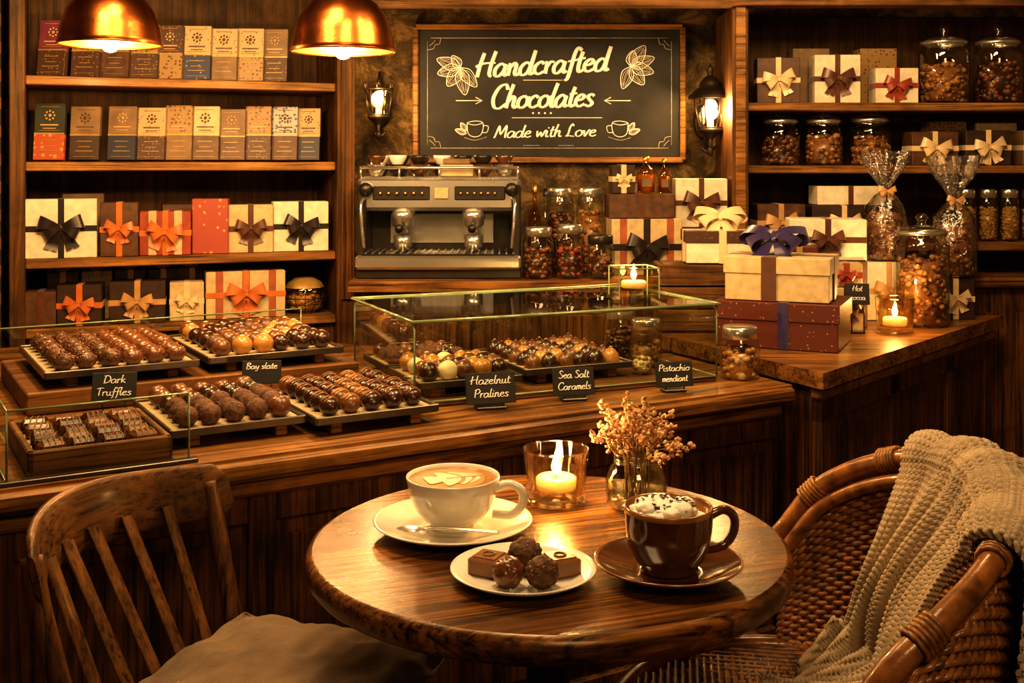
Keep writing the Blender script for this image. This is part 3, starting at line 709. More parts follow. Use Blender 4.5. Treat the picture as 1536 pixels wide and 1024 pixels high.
# ---- trays
def truffle(mb,kind,Q,r,seed):
    if kind=='cocoa':
        mb.ball((0,0,r*.9),r,[C_cocoa,C_cocoa,C_dark,C_milk][seed%4],3,(1,1,.97),RZ(R(0,360)),.13,4,Q,seed)
        for k in range(8):
            v=Vector((R(-1,1),R(-1,1),R(.1,1))).normalized()*r*.98; mb.ball((v.x,v.y,r*.9+v.z*.97),r*.06,[C_gold,C_milk,P_cream][k%3],1,M=Q)
    elif kind=='round':
        mb.ball((0,0,r*.88),r,C_dark if seed%3 else C_milk,3,(1,1,.95),RZ(R(0,360)),.05,2,Q,seed)
        for k in range(3):
            y=(k-1)*r*.42; pts=[(math.sin(a)*math.sqrt(max(r*r-y*y,0))*1.01,y+.1*r*math.sin(3*a),r*.88+math.cos(a)*.96*math.sqrt(max(r*r-y*y,0))) for a in [rad(-62+124*i/8) for i in range(9)]]
            mb.tube(pts,r*.075,C_gold if seed%3==0 else (C_milk2 if seed%3 else C_dark),5,Q)
    elif kind=='log':
        h=r*1.25; mb.bx(-r*1.1,r*1.1,-r*.8,r*.8,0,h,C_dark if seed%2 else C_milk,Q,r*.35)
        for k in range(4):
            x=(k-1.5)*r*.5; mb.tube(cr([(x-r*.1,-r*.8,h*.55),(x-r*.05,-r*.55,h*1.0),(x,0,h*1.03),(x+r*.05,r*.55,h*1.0),(x+r*.1,r*.8,h*.55)],3),r*.07,C_milk2,5,Q)
    elif kind in('nut','nutm'):
        mb.ball((0,0,r*.85),r,C_nutc if kind=='nut' else C_milk,3,(1.05,.95,.9),RZ(R(-15,15)),.12,5,Q,seed)
        for k in range(26 if kind=='nut' else 12):
            v=Vector((R(-1,1),R(-1,1),R(0,1))).normalized(); mb.ball((v.x*r*1.02,v.y*r*.93,r*.85+v.z*r*.9),r*.14,random.choice([NUT[0],NUT[2],C_dark,C_dark,C_milk]),1,(1,.8,.6),RZ(R(0,360)),M=Q)
    elif kind in('mix','mixd'):
        m=([C_gold,C_white,C_dark,C_milk,C_gold,C_milk] if kind=='mix' else [C_milk,C_dark,C_milk,C_gold,C_dark,C_nutc])[seed%6]; mb.ball((0,0,r*.88),r,m,3,(1,1,.95),RZ(R(0,360)),.06,2,Q,seed)
        if m is not C_white: mb.ball((0,0,r*1.78),r*.25,C_white if seed%3==0 else NUT[2],1,(1.3,.8,.5),M=Q)
    elif kind=='swirl':
        mb.lathe([(0,0),(r,0),(r*1.02,r*.3),(r*.85,r*.9),(r*.5,r*1.35),(r*.15,r*1.55),(0,r*1.6)],[C_dark,C_milk,C_dark,C_milk,C_gold][seed%5],Q@RZ(R(0,60)),20,mod=lambda a,z:1+.07*math.sin(6*a+z*220))
        mb.ball((0,0,r*1.6),r*.24,[NUT[2],C_milk,NUT[0]][seed%3],1,(1.2,.8,.6),RZ(R(0,180)),M=Q)
def tray(loc,yaw,w,d,kind,nx,ny,r,wooden=False,z=CT,name='chocolate_tray',legs=True,jit=.002):
    mb=MB(); b=.022 if legs else .002
    if legs and not wooden:
        for x in(-w*.33,w*.33): mb.bx(x-.012,x+.012,-d/2+.01,d/2-.01,0,b,W_crate,bev=.002)
    if wooden:
        mb.bx(-w/2,w/2,-d/2,d/2,.001,.012,W_crate)
        for a in(-1,1): mb.bx(-w/2,w/2,a*(d/2-.006)-.006,a*(d/2-.006)+.006,.0,.045,W_crate); mb.bx(a*(w/2-.006)-.006,a*(w/2-.006)+.006,-d/2,d/2,0,.045,W_crate)
        b=.026; mb.bx(-w/2+.013,w/2-.013,-d/2+.013,d/2-.013,.012,b,M_paper,bev=.0005)
    else:
        mb.bx(-w/2,w/2,-d/2,d/2,b,b+.008,M_tray)
        for a in(-1,1): mb.bx(-w/2,w/2,a*d/2-.003,a*d/2+.003,b,b+.016,M_tray,bev=.002); mb.bx(a*w/2-.003,a*w/2+.003,-d/2,d/2,b,b+.016,M_tray,bev=.002)
        mb.bx(-w/2+.006,w/2-.006,-d/2+.006,d/2-.006,b+.008,b+.0105,M_paper,bev=.0005); b+=.0105
    sd=0
    for i in range(nx):
        for j in range(ny):
            sd+=1; x=-w/2+.016+(i+.5)*(w-.032)/nx+R(-jit,jit); y=-d/2+.016+(j+.5)*(d-.032)/ny+R(-jit,jit)
            kd=kind
            if kind=='nut' and i>=nx//2: kd='nutm'
            truffle(mb,kd,T((x,y,b))@RZ(R(-12,12)),r*R(.92,1.06),sd*7%11+sd)
    return mb.obj(name,(loc[0],loc[1],z+.001),yaw)
c=CW(.17,.185); tray(c,CA,.245,.28,'log',4,5,.0215,True,name='truffle_tray')
c=CW(.438,.275); tray(c,CA,.262,.32,'cocoa',5,6,.0218,name='truffle_tray',jit=.002)
c=CW(.712,.235); tray(c,CA,.265,.32,'round',5,6,.0218,name='praline_tray',jit=.002)
c=CW(.315,.785); tray(c,CA,.33,.42,'nut',6,8,.0225,z=CT+.05,name='truffle_tray',jit=.002)
c=CW(.672,.785); tray(c,CA,.33,.40,'mixd',6,7,.0235,z=CT+.05,name='praline_tray',jit=.003)

# ---- glass display case
KA=24; K0=(-.214,2.49,CT+.001); KM=T(K0)@RZ(KA)
def KW(s,u): v=KM@Vector((s,u,0)); return (v.x,v.y,v.z)
mb=MB(); kw,kd,kh=.79,.47,.188
mb.bx(0,kw,0,kd,0,.012,W_crate,bev=.002)
def pane(mb,a,b,c,d,th=.0024):
    a,b,c,d=[Vector(p) for p in(a,b,c,d)]
    mb.add([a,b,c,d],[(0,1,2,3)],Gpane,None,False)
    for p,q in((a,b),(b,c),(c,d),(d,a)): mb.tube([p,q],th,M_edge,4)
pane(mb,(0,0,.012),(kw,0,.012),(kw,0,kh),(0,0,kh)); pane(mb,(0,kd,.012),(kw,kd,.012),(kw,kd,kh),(0,kd,kh))
pane(mb,(0,0,.012),(0,kd,.012),(0,kd,kh),(0,0,kh)); pane(mb,(kw,0,.012),(kw,kd,.012),(kw,kd,kh),(kw,0,kh))
pane(mb,(-.006,-.006,kh+.003),(kw+.006,-.006,kh+.003),(kw+.006,kd+.006,kh+.003),(-.006,kd+.006,kh+.003),.0040)
mb.obj('glass_display_case',K0,KA)
z=CT+.013
tray(KW(.145,.135),KA,.25,.22,'mix',5,4,.0225,z=z,name='praline_tray',jit=.003)
tray(KW(.135,.36),KA,.23,.18,'cocoa',6,4,.0175,z=z,name='truffle_tray')
tray(KW(.45,.24),KA,.29,.32,'swirl',6,6,.0215,z=z,name='praline_tray',jit=.002)
jar('glass_jar',(*KW(.70,.19)[:2],z+.001),.042,.105,NUT,.75,'metal',.011)
jar('glass_jar',(*KW(.69,.31)[:2],z+.001),.046,.125,NUTD,.75,'metal',.011)
jar('glass_jar',(*KW(.635,.10)[:2],z+.001),.026,.10,[C_white,P_gold],.5,'cork',.008)
mb=MB(); pane(mb,(.012,.02,CT+.004),(.315,.02,CT+.004),(.315,.02,CT+.125),(.012,.02,CT+.125),.002)
pane(mb,(.012,.02,CT+.004),(.012,1.06,CT+.004),(.012,1.06,CT+.125),(.012,.02,CT+.125),.002)
pane(mb,(.012,1.06,CT+.004),(.90,1.06,CT+.004),(.90,1.06,CT+.125),(.012,1.06,CT+.125),.002)
mb.bx(.0,.33,.01,.03,CT+.001,CT+.008,M_tray,bev=.001)
mb.obj('glass_tray_guard',P0,CA)
mb=MB(); pane(mb,(-.42,.02,CT+.004),(-.02,.02,CT+.004),(-.02,.02,CT+.125),(-.42,.02,CT+.125),.002); pane(mb,(-.42,.02,CT+.125),(-.02,.02,CT+.125),(-.02,.9,CT+.125),(-.42,.9,CT+.125),.003)
pane(mb,(-.02,.02,CT+.004),(-.02,.9,CT+.004),(-.02,.9,CT+.125),(-.02,.02,CT+.125),.002); mb.obj('glass_display_case',P0,CA)

def label(loc,yaw,w,h,lines,name='chalk_label',lift=.012):
    mb=MB(); Q=T((0,0,lift))@RX(-14)
    mb.bx(-w/2,w/2,-.003,.003,0,h,M_slate,Q,.001)
    mb.bx(-w*.3,w*.3,-.006,.03,0,.006,M_dsteel); mb.tube([(-w*.25,.0,.004),(-w*.25,.0,lift+.004)],.002,M_dsteel,6); mb.tube([(w*.25,.0,.004),(w*.25,.0,lift+.004)],.002,M_dsteel,6)
    for i,(tx,ww) in enumerate(lines):
        text(mb,tx,0,h*(.80-.42*i)-h*.17,w*ww,h*.135,.0011,M_chalk,Q@T((0,-.0035,0))@RX(90),.15,seg=4)
    mb.obj(name,loc,yaw)
c=CW(.272,.475,CT+.001); label(c,8,.092,.062,[('Dark',.5),('Truffles',.78)],lift=.03)
c=CW(.60,.487,CT+.001); label(c,8,.088,.052,[('Bay slate',.8)],lift=.035)
label((-.045,2.485,CT+.001),16,.112,.068,[('Hazelnut',.8),('Pralines',.7)])
label((.142,2.575,CT+.001),14,.098,.062,[('Sea Salt',.75),('Caramels',.8)])
label((.385,2.675,CT+.001),14,.092,.058,[('Pistachio',.85),('mendiant',.7)])

# ================================================================== right counter
RC=[(.742,2.70),(1.62,3.735),(.85,3.765),(.79,3.535),(.335,3.50)]
RTZ=.80
mb=MB(); mb.prism(RC,RTZ-.04,RTZ,W_top)
A=Vector((.742,2.70)); B=Vector((1.62,3.735)); dAB=(B-A); LAB=dAB.length; ang=math.degrees(math.atan2(dAB.y,dAB.x))
inn=[(.745,2.755),(1.565,3.72),(.87,3.74),(.79,3.515),(.37,3.47)]
mb.prism(inn,0,RTZ-.04,W_panel)
Q=T((.742,2.70,0))@RZ(ang)
mb.bx(.03,LAB-.05,.010,.05,RTZ-.075,RTZ-.04,W_top,Q,.01)
mb.bx(.035,LAB-.06,.022,.05,0,.10,W_panel,Q)
for k in range(3):
    s=.04+k*.43; e=min(s+.43,LAB-.06)
    mb.bx(s,s+.06,.022,.05,.1,RTZ-.07,W_panel,Q); mb.bx(s,e,.022,.05,RTZ-.13,RTZ-.07,W_panel,Q); mb.bx(s+.10,e-.04,.030,.05,.16,RTZ-.16,W_panel,Q,.01)
mb.bx(LAB-.12,LAB-.06,.022,.05,.1,RTZ-.07,W_panel,Q)
mb.obj('service_counter')
z=RTZ+.001
gift('gift_box',(.757,3.155,z),-24,.335,.25,.125,P_maroon,B_navy,face='none',lid=.05,lidmat=P_maroon,rw=.028,vx=.02)
gift('gift_box',(.750,3.148,z+.127),-22,.285,.21,.118,P_cream,B_br,face='top',bs=.092,lid=.045,lidmat=P_cream,rw=.040,rib2=B_navy,tilt=32,vx=-.02)
mb=MB()
mb.bx(-.16,.16,-.075,.075,0,.012,W_crate)
for a in(-1,1):
    for k in range(3): mb.bx(-.16,.16,a*.075-.006,a*.075+.006,.006+k*.066,.068+k*.066,W_crate); mb.bx(a*.16-.006,a*.16+.006,-.075,.075,.006+k*.066,.068+k*.066,W_crate)
mb.bx(-.15,.15,-.07,.07,.180,.200,W_crate)
mb.obj('wooden_crate',(.60,3.415,z),0)
gift('gift_box',(.665,3.41,z+.204),-3,.30,.15,.095,P_white,B_cr,face='top',bs=.078,lid=.035,lidmat=P_chocd,rw=.022,vx=-.04,tilt=40)
gift('gift_box',(.98,3.55,z),-12,.24,.17,.20,P_brown,B_tan,bs=.06)
gift('gift_box',(.98,3.55,z+.202),-8,.23,.15,.125,P_white,B_br,bs=.05)
gift('gift_box',(.875,3.43,z),-20,.10,.09,.25,P_maroonp,B_tan,face='front',bs=.04)
gift('gift_box',(1.0,3.400,z),-10,.10,.08,.13,P_cream,B_br,bs=.04)
gift('gift_box',(1.0,3.400,z+.132),-10,.09,.07,.07,P_creamd,B_red,bs=.03)
gift('gift_box',(1.20,3.665,z),0,.16,.12,.185,P_white,B_tan,bs=.05)
gift('gift_box',(1.42,3.675,z),0,.12,.10,.13,P_dark,B_cr,bs=.045)
label((1.015,3.325,z),-5,.07,.062,[('Hot',.4),('cocoa',.6)],lift=.085)
jar('glass_jar',(1.265,3.50,z),.082,.315,NUT,.80,'glass',.013)
def bag(name,loc,r,h):
    mb=MB(); hb=h*.62
    mod=lambda a,zz:1+.07*math.sin(5*a+zz*40)+.05*math.sin(11*a-zz*70)
    mb.lathe([(0,.002),(r*.8,.004),(r,.02),(r*1.02,hb*.5),(r*.9,hb*.78),(r*.5,hb*.93),(r*.16,hb)],Gcel,seg=44,mod=mod)
    mod2=lambda a,zz:1+.28*math.sin(6*a)*(1 if zz>hb+.02 else .2)+.1*math.sin(13*a)
    mb.lathe([(r*.16,hb),(r*.35,hb+h*.08),(r*.75,hb+h*.2),(r*1.0,hb+h*.30),(r*1.05,hb+h*.36)],Gcel,seg=60,mod=mod2)
    mb.tube([(r*.2*math.cos(a),r*.2*math.sin(a),hb) for a in [2*math.pi*k/14 for k in range(14)]],.004,B_tan,6,closed=True)
    bow(mb,T((0,-r*.2,hb))@RX(90),.03,B_tan)
    nuts(mb,r*.88,.01,hb*.72,NUT,150,.012); mb.obj(name,loc)
bag('cellophane_bag',(1.205,3.66,z+.187),.066,.36)
bag('cellophane_bag',(1.43,3.67,z+.132),.070,.40)
jar('glass_jar',(.573,2.85,CT+.001),.050,.115,[C_gold,C_milk,P_cream,NUT[0]],.8,'metal',.012)
o,zt=candle('tealight_holder',(*KW(.652,.17)[:2],CT+.001+kh+.009),.052,.078,True,fs=1.1); o.rotation_euler=(0,0,rad(10))
plight('candle_glow',(o.location.x,o.location.y,o.location.z+zt),1.4,r=.012)
o,zt=candle('tealight_holder',(1.125,3.33,z),.056,.105,False,taper=.9,fs=.9); plight('candle_glow',(1.125,3.33,z+zt),1.8,r=.012)

# ================================================================== pendants
def pend(name,loc,r):
    mb=MB()
    prof=[(r,0),(r*1.015,.004),(r*.99,.012),(r*.95,.045),(r*.84,.085),(r*.66,.118),(r*.42,.138),(r*.26,.146),(r*.24,.175),(r*.2,.19),(r*.08,.196)]
    mb.lathe(prof,M_copper,seg=56); mb.lathe([(a*.965,b+.001 if b<.01 else b-.004) for a,b in prof[:9]],M_copperi,seg=56)
    mb.tube([(r*math.cos(2*math.pi*k/56),r*math.sin(2*math.pi*k/56),.001) for k in range(56)],.003,M_copper,6,closed=True)
    mb.lathe([(0,.28),(.018,.28),(.022,.24),(.024,.19)],M_brass,seg=20)
    mb.tube([(0,0,.27),(0,0,.86)],.004,M_black,8)
    mb.lathe([(.018,.12),(.018,.065),(.013,.05)],M_brass,seg=18)
    mb.lathe([(.012,.056),(.022,.036),(.027,.014),(.023,-.004),(.013,-.016),(0,-.020)],M_bulb,seg=24)
    mb.lathe([(0,.873),(.05,.873),(.05,.86),(.01,.85)],M_copper,seg=24)
    mb.obj(name,loc); plight(name+'_glow',(loc[0],loc[1],loc[2]-.045),15,r=.03)
pend('pendant_lamp',(-.417,2.80,1.576),.127)
pend('pendant_lamp',(-1.000,2.82,1.595),.124)

# ================================================================== cafe table
TX,TY=.053,1.663
mb=MB(); r=.35
mb.lathe([(0,.710),(r-.02,.710),(r-.006,.713),(r,.720),(r+.001,.740),(r-.003,.747),(r-.009,.750)],W_table,seg=96)
mb.disc(r-.009,.750,W_table,seg=96)
mb.lathe([(.0,0),(.165,0),(.17,.008),(.165,.018),(.10,.03),(.045,.05),(.034,.09),(.030,.3),(.036,.45),(.030,.6),(.045,.67),(.12,.70),(.13,.710)],M_iron,seg=40)
mb.obj('cafe_table',(TX,TY,0),20)
TZ=.7505
def saucer(mb,r,mat,z=0,rimmat=None):
    mb.lathe([(0,z+.004),(r*.38,z+.004),(r*.42,z+.0),(r*.52,z+.001),(r*.8,z+.009),(r*.97,z+.018),(r,z+.0205),(r*.985,z+.022),(r*.95,z+.0205),(r*.78,z+.0135),(r*.5,z+.0065),(r*.36,z+.006),(r*.34,z+.0075),(0,z+.0075)],mat,seg=64)
    if rimmat: mb.tube([(r*.99*math.cos(2*math.pi*k/64),r*.99*math.sin(2*math.pi*k/64),z+.0212) for k in range(64)],.0014,rimmat,6,closed=True)
mb=MB(); saucer(mb,.119,M_cer); z=.008; r=.069
mb.lathe([(0,z),(.033,z),(.035,z+.004),(.034,z+.008),(.044,z+.014),(.056,z+.028),(.064,z+.047),(.068,z+.066),(.070,z+.075),(.0695,z+.077),(.067,z+.0765),(.065,z+.066),(.06,z+.045)],M_cer,seg=64)
hp=cr([(.064,0,z+.060),(.085,0,z+.067),(.103,0,z+.058),(.104,0,z+.038),(.088,0,z+.022),(.060,0,z+.022)],7)
mb.tube([RZ(-8)@p for p in hp],[.0065]*len(hp),M_cer,10)
LZ=z+.0715
mb.disc(.0662,LZ,M_crema,seg=48)
def art(fn,zz,mat,n=72): vs=[fn(2*math.pi*k/n)+(zz,) for k in range(n)]; mb.add(vs,[tuple(range(n))],mat,RZ(20),False)
art(lambda a:(.052*math.cos(a)*(1+.03*math.sin(5*a))-.004,.052*math.sin(a)*(1+.03*math.cos(4*a))),LZ+.0002,M_crema2)
def petal(cx,w,h): return lambda a:(cx+w*math.cos(a)-.55*w*math.sin(a)**2,h*math.sin(a)*(1-.25*math.cos(a)))
art(petal(.030,.013,.026),LZ+.0004,M_foam); art(petal(.025,.010,.023),LZ+.0006,M_crema2)
art(petal(.015,.014,.034),LZ+.0008,M_foam); art(petal(.009,.010,.030),LZ+.0010,M_crema2)
art(petal(-.004,.016,.036),LZ+.0012,M_foam); art(petal(-.024,.018,.020),LZ+.0014,M_foam)
mb.tube([RZ(20)@Vector(p) for p in((.045,0,LZ+.0012),(.02,.001,LZ+.0014),(-.01,0,LZ+.0014))],.0012,M_foam,5)
Q=T((-.005,-.070,.020))@RZ(-6)
def spoonf(u,v):
    x=-.073+.040*u; ww=.0135*math.sin(math.pi*min(1,max(0,u*.92+.04)))**.7; y=(v-.5)*2*ww
    return Vector((x,y,.006-.005*(1-((v-.5)*2)**2)*math.sin(math.pi*u)))
mb.grid(spoonf,14,8,M_steel,Q)
hp=cr([(-.034,0,.006),(-.01,0,.008),(.04,0,.006),(.075,.002,.004)],6)
for off in(-.0018,0,.0018): mb.tube([p+Vector((0,off*(1+max(0,p.x)*14),0)) for p in hp],.0017,M_steel,8,Q)
mb.obj('latte_cup',(-.088,1.690,TZ))
mb=MB(); saucer(mb,.099,M_brn,0,M_brnrim); z=.008
mb.lathe([(0,z),(.038,z),(.040,z+.003),(.040,z+.008),(.047,z+.016),(.0545,z+.034),(.058,z+.055),(.0590,z+.078)],M_brn,seg=64)
mb.lathe([(.0590,z+.078),(.0592,z+.084),(.0575,z+.0855),(.056,z+.083),(.055,z+.06)],M_brnrim,seg=64)
hp=cr([(.055,0,z+.066),(.078,0,z+.074),(.093,0,z+.064),(.093,0,z+.044),(.078,0,z+.026),(.052,0,z+.022)],7)
mb.tube([RZ(12)@p for p in hp],.0062,M_brn,10)
mb.disc(.0560,z+.077,M_cocoa_l,seg=40)
mb.ball((-.006,0,z+.076),.044,M_cream,4,(1,1,.28),None,.22,3,seed=3)
for k,(x,y,rr) in enumerate([(-.028,-.012,.016),(.012,-.02,.018),(.022,.012,.015),(-.01,.018,.019),(-.03,.012,.013),(-.004,-.004,.018),(.0,-.034,.012)]):
    mb.ball((x,y,z+.084),rr,M_cream,3,(1,1,.58),RZ(k*40),.3,3,seed=k)
for k in range(46):
    a=R(0,6.28); rr=.042*math.sqrt(R(0,1)); mb.box((0,0,0),(R(.003,.009),R(.002,.005),.0016),C_dark,T((rr*math.cos(a)-.004,rr*math.sin(a),z+.0955-(rr/.044)**2*.010))@RZ(R(0,360))@RX(R(-40,40)),.0004)
mb.tube([(.030,-.066,.017),(.060,-.052,.020),(.090,-.030,.026)],.0022,M_brass,6)
mb.obj('hot_chocolate_mug',(.209,1.515,TZ))
mb=MB(); mb.lathe([(0,.003),(.055,.003),(.058,0),(.068,.001),(.088,.010),(.097,.0155),(.0965,.017),(.087,.0135),(.066,.0055),(0,.0055)],M_spk,seg=64)
mb.obj('dessert_plate',(.015,1.500,TZ))
mb=MB(); b=.0060
def sq(x,y,yaw):
    Q=T((x,y,b))@RZ(yaw); mb.bx(-.022,.022,-.022,.022,0,.023,C_milk2,Q,.003); mb.bx(-.0165,.0165,-.0165,.0165,.022,.0245,C_milk2,Q,.0012)
    mb.tube([(.008*math.cos(a),.008*math.sin(a),.0248) for a in [2*math.pi*k/16 for k in range(16)]],.0012,C_milk,5,Q,closed=True)
sq(-.0455,.006,-26); sq(.0485,.004,24)
for k,(x,y,rr,m_) in enumerate([(.002,.012,.0230,C_cocoa),(-.020,-.044,.0205,C_milk),(.0235,-.046,.0210,C_cocoa)]):
    mb.ball((x,y,b+rr*.92),rr,m_,4,(1,1,.94),None,.16,4,seed=k+5)
    for q in range(45 if k!=1 else 14):
        v=Vector((R(-1,1),R(-1,1),R(-.1,1))).normalized()*rr*1.0; mb.ball((x+v.x,y+v.y,b+rr*.92+v.z*.94),R(.0006,.0017),[P_cream,NUT[2],C_milk,P_cream][q%4] if k!=1 else C_milk2,1,(1,1,.6),RZ(R(0,90)))
mb.obj('chocolates',(.015,1.500,TZ+.0002))
o,zt=candle('candle_glass',(.0716,1.836,TZ),.053,.088,taper=.86); plight('candle_glow',(.0716,1.836,TZ+zt),2.6,r=.012)
# vase with dried flowers
mb=MB()
mb.lathe([(0,.003),(.040,.003),(.047,.010),(.049,.025),(.048,.052),(.040,.068),(.034,.073),(.033,.084),(.036,.086),(.036,.089),(.033,.089)],G,seg=44)
mb.lathe([(.046,.012),(.0465,.052),(.038,.067)],G,seg=44)
for zz in(.076,.081,.088): mb.tube([(.0350*math.cos(a),.0350*math.sin(a),zz) for a in [2*math.pi*k/36 for k in range(36)]],.0014,G,6,closed=True)
mb.lathe([(0,.005),(.040,.005),(.045,.012),(.046,.022),(0,.022)],G,seg=32)
for k in range(32):
    a=2*math.pi*k/32*2.4+R(-.2,.2); sp_=R(.014,.080) if k>4 else R(0,.02); top=R(.120,.165)-sp_*.35
    b0=Vector((R(-.022,.022),R(-.022,.022),.008)); b1=Vector((.020*math.cos(a),.020*math.sin(a),.085)); b2=Vector((sp_*math.cos(a),sp_*math.sin(a),top))
    p=cr([b0,b1,(b1+b2)/2+Vector((0,0,.004)),b2],4); mb.tube(p,.0010,M_stem,5)
    d=(b2-b1).normalized(); L=R(.034,.052)
    for q in range(28):
        t=q/28; c_=b2-d*L*.4+d*L*t; w_=.0115*(1-t*.7); v=Vector((R(-1,1),R(-1,1),R(-1,1)))*w_
        mb.ball(c_+v,R(.0028,.0046),M_flow if (q+k)%3 else M_flow2,1,(1,.6,1.1),RZ(R(0,360))@RX(R(0,360)))
for k in range(9):
    a=R(0,6.28); p=[Vector((0,0,.07)),Vector((.03*math.cos(a),.03*math.sin(a),.10)),Vector((.065*math.cos(a),.065*math.sin(a),.108))]; mb.tube(cr(p,4),.0008,M_stem,5)
    for q in range(4): mb.ball(p[2]+Vector((R(-.004,.004),R(-.004,.004),R(-.004,.004))),.003,M_flow,1)
mb.obj('flower_vase',(.198,1.806,TZ))

# ================================================================== wooden chair (left)
mb=MB()
def bp(y,z):
    t=(z-.52)/.26; bowv=.095*(1-(y/.2)**2)
    return Vector((-.185-.055*t-bowv*t,y*(.9+.1*t),z))
def rail(u,v):
    y=-.215+.43*u; a=2*math.pi*v; hz=.043+.006*math.sin(math.pi*u)
    c_=Vector((-.24-.095*(1-(y/.2)**2),y,.758+.004*math.sin(math.pi*u)))
    e=1 if 0<u<1 else .6
    nx=math.copysign(abs(math.cos(a))**.6,math.cos(a)); nzv=math.copysign(abs(math.sin(a))**.6,math.sin(a))
    return c_+Vector((nx*.011*e-nzv*.008,0,nzv*hz*e))
mb.grid(rail,30,20,W_chair)
for a in(0,1): mb.add([rail(a,v/20) for v in range(20)],[tuple(range(20))],W_chair)
for y in(-.195,.195):
    mb.tube(cr([(-.175,y*.92,.44),(-.195,y*.95,.56),(-.232,y,.70),(-.25,y,.775)],5),.0145,W_chairv,10)
for k in range(5):
    y=-.13+k*.065
    p=cr([bp(y,.51),bp(y,.60),bp(y,.70),bp(y,.75)],4)
    mb.grid(lambda u,v,p=p:(p[min(int(round(v*(len(p)-1))),len(p)-1)]+Vector((.005*math.sin(2*math.pi*u),.0125*math.cos(2*math.pi*u),0))),10,len(p)-1,W_chairv)
def seatout(u,v):
    a=2*math.pi*u; c_,s_=math.cos(a),math.sin(a); w_=.205; x=math.copysign(abs(c_)**.55,c_)*.20; y=math.copysign(abs(s_)**.55,s_)*w_*(1+.06*c_)
    k=[0,.93,1.0,1.0,.93,0][v]; zz=[.497,.497,.504,.52,.527,.524][v]; return Vector((x*k,y*k,zz))
vs=[seatout(i/48,v) for v in range(6) for i in range(48)]
mb.add(vs,[(j*48+i,j*48+(i+1)%48,(j+1)*48+(i+1)%48,(j+1)*48+i) for j in range(5) for i in range(48)],W_chair)
for x,y in((.15,.15),(.15,-.15),(-.15,.16),(-.15,-.16)):
    mb.tube([(x,y,.50),(x*1.06,y*1.1,.25),(x*1.10,y*1.18,0)],[.019,.016,.012],W_chairv,12)
for y in(-.165,.165): mb.tube([(.155,y,.24),(-.165,y,.24)],.009,W_chair,8)
mb.tube([(0,-.165,.24),(0,.165,.24)],.009,W_chair,8)
mb.tube([(.15,-.155,.36),(.15,.155,.36)],.009,W_chair,8)
mb.obj('dining_chair',(-.338,1.605,0),-20.7)
mb=MB(); V,F=ico(6); vs=[]
for v in V:
    x,y,zz=v
    m_=max(abs(x),abs(y),1e-6); l=math.hypot(x,y); k=(l/m_)**.8 if l>0 else 1
    X=x*k*.195; Y=y*k*.205; e=min(1,l); th=.036*(1-e**4*.72)
    cr_=noise.noise(Vector((X*14,Y*14,zz)))*.010+noise.noise(Vector((X*34+3,Y*18,zz*2)))*.008
    pk=.010*math.exp(-((math.hypot(X+.19,Y-.2))/.06)**2)
    Z=zz*th*(1.0 if zz>0 else .8)+cr_+pk
    vs.append((X+.010*noise.noise(Vector((Y*20,0,1))),Y+.008*noise.noise(Vector((X*20,4,1))),Z))
mb.add(vs,F,M_cush)
mb.obj('seat_cushion',(-.330,1.602,.5620),-20.7)

# ================================================================== rattan chair (right)
RCX,RCY,RCA=.40,1.51,-8
mb=MB()
def hoop(ph):
    c_=max(0,math.cos(ph)); return Vector((.23*math.cos(ph),.33*math.sin(ph),.70+.185*c_**.55))
N_=60
hp=[hoop(rad(-100+200*i/N_)) for i in range(N_+1)]
front=[hp[0]+Vector((-.045,.0,-.06)),hp[0]+Vector((-.055,.01,-.15))]; back_=[hp[-1]+Vector((-.045,0,-.06)),hp[-1]+Vector((-.055,-.01,-.15))]
path=cr([front[1],front[0]]+hp[2::4]+[back_[0],back_[1]],4)
mb.tube(path,.0145,M_ratt,12)
mb.tube([p+Vector((-.012,0,-.028)) if abs(p.y)<.2 else p+Vector((0,-.016*math.copysign(1,p.y),-.028)) for p in path],.0105,M_ratt,10)
for k in list(range(6,len(path)-6,9)):
    p=path[k]; d=(path[k+1]-path[k-1]).normalized()
    for q in range(6):
        c_=p+d*(q-2.5)*.006; u_=d.orthogonal().normalized(); w_=d.cross(u_)
        mb.tube([c_+(u_*math.cos(a)+w_*math.sin(a))*.0172 for a in [2*math.pi*j/12 for j in range(12)]],.0032,M_ratt2,5,closed=True)
def seatp(ph,k=1): return Vector((-.02+.25*math.cos(ph)*k,.02+.285*math.sin(ph)*k,.53))
def wall_(ph,t,off=0):
    a=seatp(ph,.97); b=hoop(ph)+Vector((0,0,-.03)); n_=Vector((math.cos(ph),math.sin(ph),0))
    return a.lerp(b,t)+n_*(off+.012*math.sin(math.pi*t))
stk=60
for i in range(stk+1):
    ph=rad(-88+176*i/stk); mb.tube([wall_(ph,t/8) for t in range(9)],.0032,M_ratt2,5)
rows=34
for j in range(rows):
    t=(j+.5)/rows
    mb.tube([wall_(rad(-90+180*i/(stk*2)),t,.0048*math.cos(math.pi*(i/2+j))) for i in range(stk*2+1)],.0046,M_ratt2 if j%3 else M_ratt,5)
ring=[seatp(2*math.pi*k/60) for k in range(60)]; mb.tube(ring,.015,M_ratt,10,closed=True); mb.tube([p+Vector((0,0,-.03)) for p in ring],.012,M_ratt,10,closed=True)
n_=44
for i in range(n_):
    x=-.97+1.94*(i+.5)/n_; hy=math.sqrt(1-x*x)*.285
    m=max(3,int(hy*2/.013)); mb.tube([Vector((-.02+.25*x,.02-hy+2*hy*j/m,.534+.0035*math.cos(math.pi*(i+j))-.012*(1-x*x))) for j in range(m+1)],.0058,M_ratt2,5)
    hx=math.sqrt(1-x*x)*.25
    mb.tube([Vector((-.02-hx+2*hx*j/12,.02+.285*x,.531-.012*(1-x*x))) for j in range(13)],.0040,M_ratt2,5)
